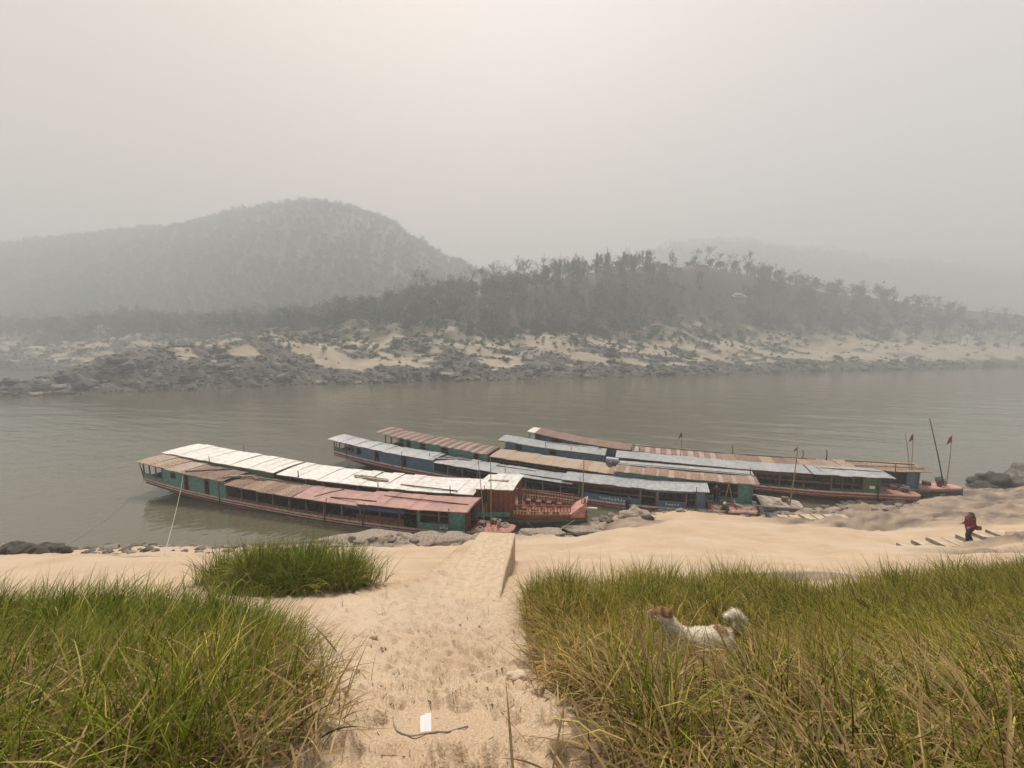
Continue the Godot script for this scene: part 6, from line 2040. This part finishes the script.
	p = spot(517, 2.95)
	o = put("stone", smooth_rock(71, 0.6, 0.5, 22), M.sand_step)
	o.transform = Transform3D(Basis.from_scale(Vector3(0.075, 0.055, 0.06)), p + Vector3(0, 0.01, 0))
	tag(o, "tan stone half buried at the grass edge by the footpath", "stone")
	p = spot(374, 4.4)
	o = put("stone", smooth_rock(72, 0.7, 0.25, 18), M.sand_step)
	o.transform = Transform3D(Basis.from_scale(Vector3(0.05, 0.045, 0.04)), p + Vector3(0, 0.015, 0))
	tag(o, "pale pebble on the trampled sand above the footpath", "stone")
	# the discarded card with two white leaves and a dark corner
	p = spot(426, 1.74)
	var card := base("discarded_packet", p + Vector3(0, 0.022, 0), 0.22)
	card.rotation.x = 0.5
	tag(card, "flattened white paper packet lying on the sandy footpath", "litter")
	var b := MB.new()
	b.hexa([Vector3(-0.027, 0, 0.042), Vector3(-0.004, 0, 0.042), Vector3(-0.004, 0, -0.042), Vector3(-0.027, 0, -0.042), Vector3(-0.027, 0.004, 0.042), Vector3(-0.004, 0.008, 0.042), Vector3(-0.004, 0.008, -0.042), Vector3(-0.027, 0.004, -0.042)])
	put("paper_leaf", b.mesh(), M.white_paint, card)
	b = MB.new()
	b.hexa([Vector3(-0.003, 0.002, 0.034), Vector3(0.026, 0, 0.034), Vector3(0.026, 0, -0.046), Vector3(-0.003, 0.002, -0.046), Vector3(-0.003, 0.010, 0.034), Vector3(0.026, 0.006, 0.034), Vector3(0.026, 0.006, -0.046), Vector3(-0.003, 0.010, -0.046)])
	put("paper_leaf", b.mesh(), mat(L(0.66, 0.67, 0.70), 0.6), card)
	b = MB.new()
	b.box(Vector3(0.002, 0.0095, 0.030), Vector3(0.025, 0.0125, 0.038))
	put("printed_corner", b.mesh(), M.dark, card)
	# a thin runner root curling over the sand beside it
	b = MB.new()
	var pts := []
	for q in [[396, 1.98], [393, 1.9], [394, 1.82], [397, 1.745], [403, 1.70], [412, 1.675], [424, 1.685], [436, 1.70], [448, 1.72], [460, 1.745], [468, 1.76]]:
		pts.append(spot(q[0], q[1]) + Vector3(0, 0.006, 0))
	b.path(pts, 0.0042, 5)
	tag(put("root", b.mesh(), M.bare_wood), "thin dry root curling over the sand beside the white packet", "root")
	# dry twigs and leaf crumbs scattered on the sand
	b = MB.new()
	b.tinted = true
	for k in 420:
		var d := 1.3 + 8.5 * pow(g.randf(), 1.3)
		var x := g.randf_range(-0.9, 0.14) * d
		if absf(x / d + 0.15) < 0.07 and g.randf() < 0.6:
			continue
		var y := bank_full(x, -d) + 0.004
		var s := g.randf_range(0.5, 1.3)
		b.col = Color(0.16, 0.10, 0.06) * s
		var a := g.randf() * TAU
		var ln := g.randf_range(0.008, 0.03) if k % 6 else g.randf_range(0.02, 0.07)
		b.tube(Vector3(x, y, -d), Vector3(x + cos(a) * ln, bank_full(x + cos(a) * ln, -d + sin(a) * ln) + 0.006, -d + sin(a) * ln), 0.0022, 0.0014, 4)
	var deb := put("debris", b.mesh(), vmat(0.95))
	deb.set_meta("kind", "stuff")
	tag(deb, "dry twig and leaf crumbs scattered over the sand", "debris")
	# ropes and the gangplank
	var A := find_boat(0)
	var B := find_boat(1)
	var D := find_boat(3)
	var E := find_boat(4)
	var F := find_boat(5)
	rope("taut pale rope from the rusty roof of the teal-cabin boat to the bank", A.to_global(Vector3(5.7, 2.3, 0.1)), Vector3(-12.7, bank(-12.7, -13.4) + 0.1, -13.4), 0.25, 0.013, M.rope)
	rope("dark rope trailing from the stern of the teal-cabin boat to the rocks", A.to_global(Vector3(0.3, 1.2, 0.0)), Vector3(-17.0, bank(-17.0, -13.6) + 0.1, -13.6), 0.5, 0.011, M.dark_rope)
	rope("bow rope from the carved foredeck down to the shore, near half of the V", B.to_global(Vector3(37.6, 0.9, 0.02)), Vector3(2.35, 0.45, -26.3), 0.15, 0.03, M.dark_rope)
	rope("bow rope from the pink bow board down to the shore, far half of the V", B.to_global(Vector3(41.3, 1.0, -0.6)), Vector3(2.40, 0.45, -26.2), 0.1, 0.03, M.rope)
	rope("slack rope from the pink bow board to the pale brown boulder", B.to_global(Vector3(42.1, 1.3, -1.2)), Vector3(9.6, 0.9, -28.3), 0.35, 0.022, M.rope)
	rope("rope from the teal boat's bow to the boulder by the gangplank", D.to_global(Vector3(40.2, 0.95, -0.4)), Vector3(18.4, 0.8, -29.3), 0.1, 0.022, M.dark_rope)
	rope("rope from the green-bowed boat to the rocky point", E.to_global(Vector3(36.2, 0.9, 0.0)), Vector3(25.4, bank(25.4, -28.3) + 0.1, -28.3), 0.3, 0.02, M.dark_rope)
	rope("dark rope hanging from the pink foredeck to the rocky point", F.to_global(Vector3(40.1, 1.2, -1.2)), Vector3(40.2, bank(40.2, -34.2) + 0.1, -34.2), 0.2, 0.025, M.dark_rope)
	var ga := D.to_global(Vector3(38.9, 0.95, 0.05))
	var gb := Vector3(19.6, bank(19.6, -28.9) + 0.1, -28.9)
	var gp := base("gangplank", ga)
	b = MB.new()
	var v := gb - ga
	var u := v.cross(Vector3.UP).normalized() * 0.16
	var h := Vector3(0, 0.06, 0)
	b.hexa([-u, v - u, v + u, u, -u + h, v - u + h, v + u + h, u + h])
	put("board", b.mesh(), M.bare_wood, gp)
	for k in 6:
		var c := v * (k + 0.7) / 7.0
		b = MB.new()
		b.tube(c - u + h * 1.4, c + u + h * 1.4, 0.02, 0.02, 5)
		put("cleat", b.mesh(), M.wood, gp)
	tag(gp, "narrow weathered gangplank leaning from the teal boat's bow to the shore", "gangplank")

# ---------------------------------------------------------------- the scene
func _ready() -> void:
	rng.seed = 4
	nz.seed = 9
	nz.frequency = 0.05
	nz.fractal_octaves = 3
	nf.seed = 23
	nf.frequency = 0.35
	nf.fractal_octaves = 4
	# camera: an ultra-wide phone lens held level, tipped 5.8 degrees down
	var cam := Camera3D.new()
	cam.name = "camera"
	cam.fov = rad_to_deg(2.0 * atan(384.0 / FPX))
	cam.near = 0.05
	cam.far = 4000.0
	cam.position = Vector3(0, EYE, 0)
	cam.rotation.x = -atan(39.0 / FPX)
	add_child(cam)
	cam.current = true
	# smoky sky, a weak sun spread by the haze, and the haze itself
	var to_sun := Vector3(-0.06, 0.87, -0.49).normalized()
	var sky_img := Image.create(256, 128, false, Image.FORMAT_RGBF)
	for yy in 128:
		for xx in 256:
			var el := PI * (0.5 - (yy + 0.5) / 128.0)
			var az := TAU * ((xx + 0.5) / 256.0)
			var dir := Vector3(sin(az) * cos(el), sin(el), -cos(az) * cos(el))
			var lobe := exp(-pow(dir.angle_to(to_sun) / 0.72, 2.0))      # the sun's wide glow behind the smoke
			var low_air := exp(-maxf(el, 0.0) / 0.28)      # the smoke layer glows towards the horizon
			var c := Color(0.10, 0.088, 0.085).lerp(Color(0.185, 0.13, 0.11), low_air) + Color(0.195, 0.165, 0.15) * lobe
			c.b *= 1.0 + 0.16 * dir.x * cos(el)
			c.g *= 1.0 + 0.06 * dir.x * cos(el)
			if el < 0.0:
				c = Color(0.2, 0.19, 0.18)
			sky_img.set_pixel(xx, yy, c)
	var sky_mat := PanoramaSkyMaterial.new()
	sky_mat.panorama = ImageTexture.create_from_image(sky_img)
	var sky := Sky.new()
	sky.sky_material = sky_mat
	var env := Environment.new()
	env.background_mode = Environment.BG_SKY
	env.sky = sky
	env.background_energy_multiplier = 1.0
	env.tonemap_mode = Environment.TONE_MAPPER_LINEAR
	env.tonemap_exposure = 5.5
	env.fog_enabled = true
	env.fog_density = 0.0021
	env.fog_light_color = L(0.71, 0.785, 0.808)
	env.sdfgi_enabled = true
	env.ssao_enabled = true
	env.ssil_enabled = true
	var we := WorldEnvironment.new()
	we.name = "environment"
	we.environment = env
	add_child(we)
	var sun := DirectionalLight3D.new()
	sun.name = "sun"
	sun.light_energy = 0.5
	sun.light_angular_distance = 16.0
	sun.light_color = Color(1.0, 0.965, 0.92)
	sun.shadow_enabled = true
	add_child(sun)
	sun.look_at_from_position(Vector3.ZERO, -to_sun, Vector3.FORWARD)
	sun.sky_mode = DirectionalLight3D.SKY_MODE_LIGHT_ONLY
	slab_y = bank(-0.82, -6.7) - 0.03
	make_dimples()
	settle(-0.66, -0.1, -2.05, -1.6)
	build_water()
	build_near_bank()
	build_far_land()
	build_far_rubble()
	build_materials()
	build_boats()
	build_fittings()
	build_trees()
	build_far_houses()
	build_bits()
	build_people()
	build_dog()
	build_grass()
	build_stalks()
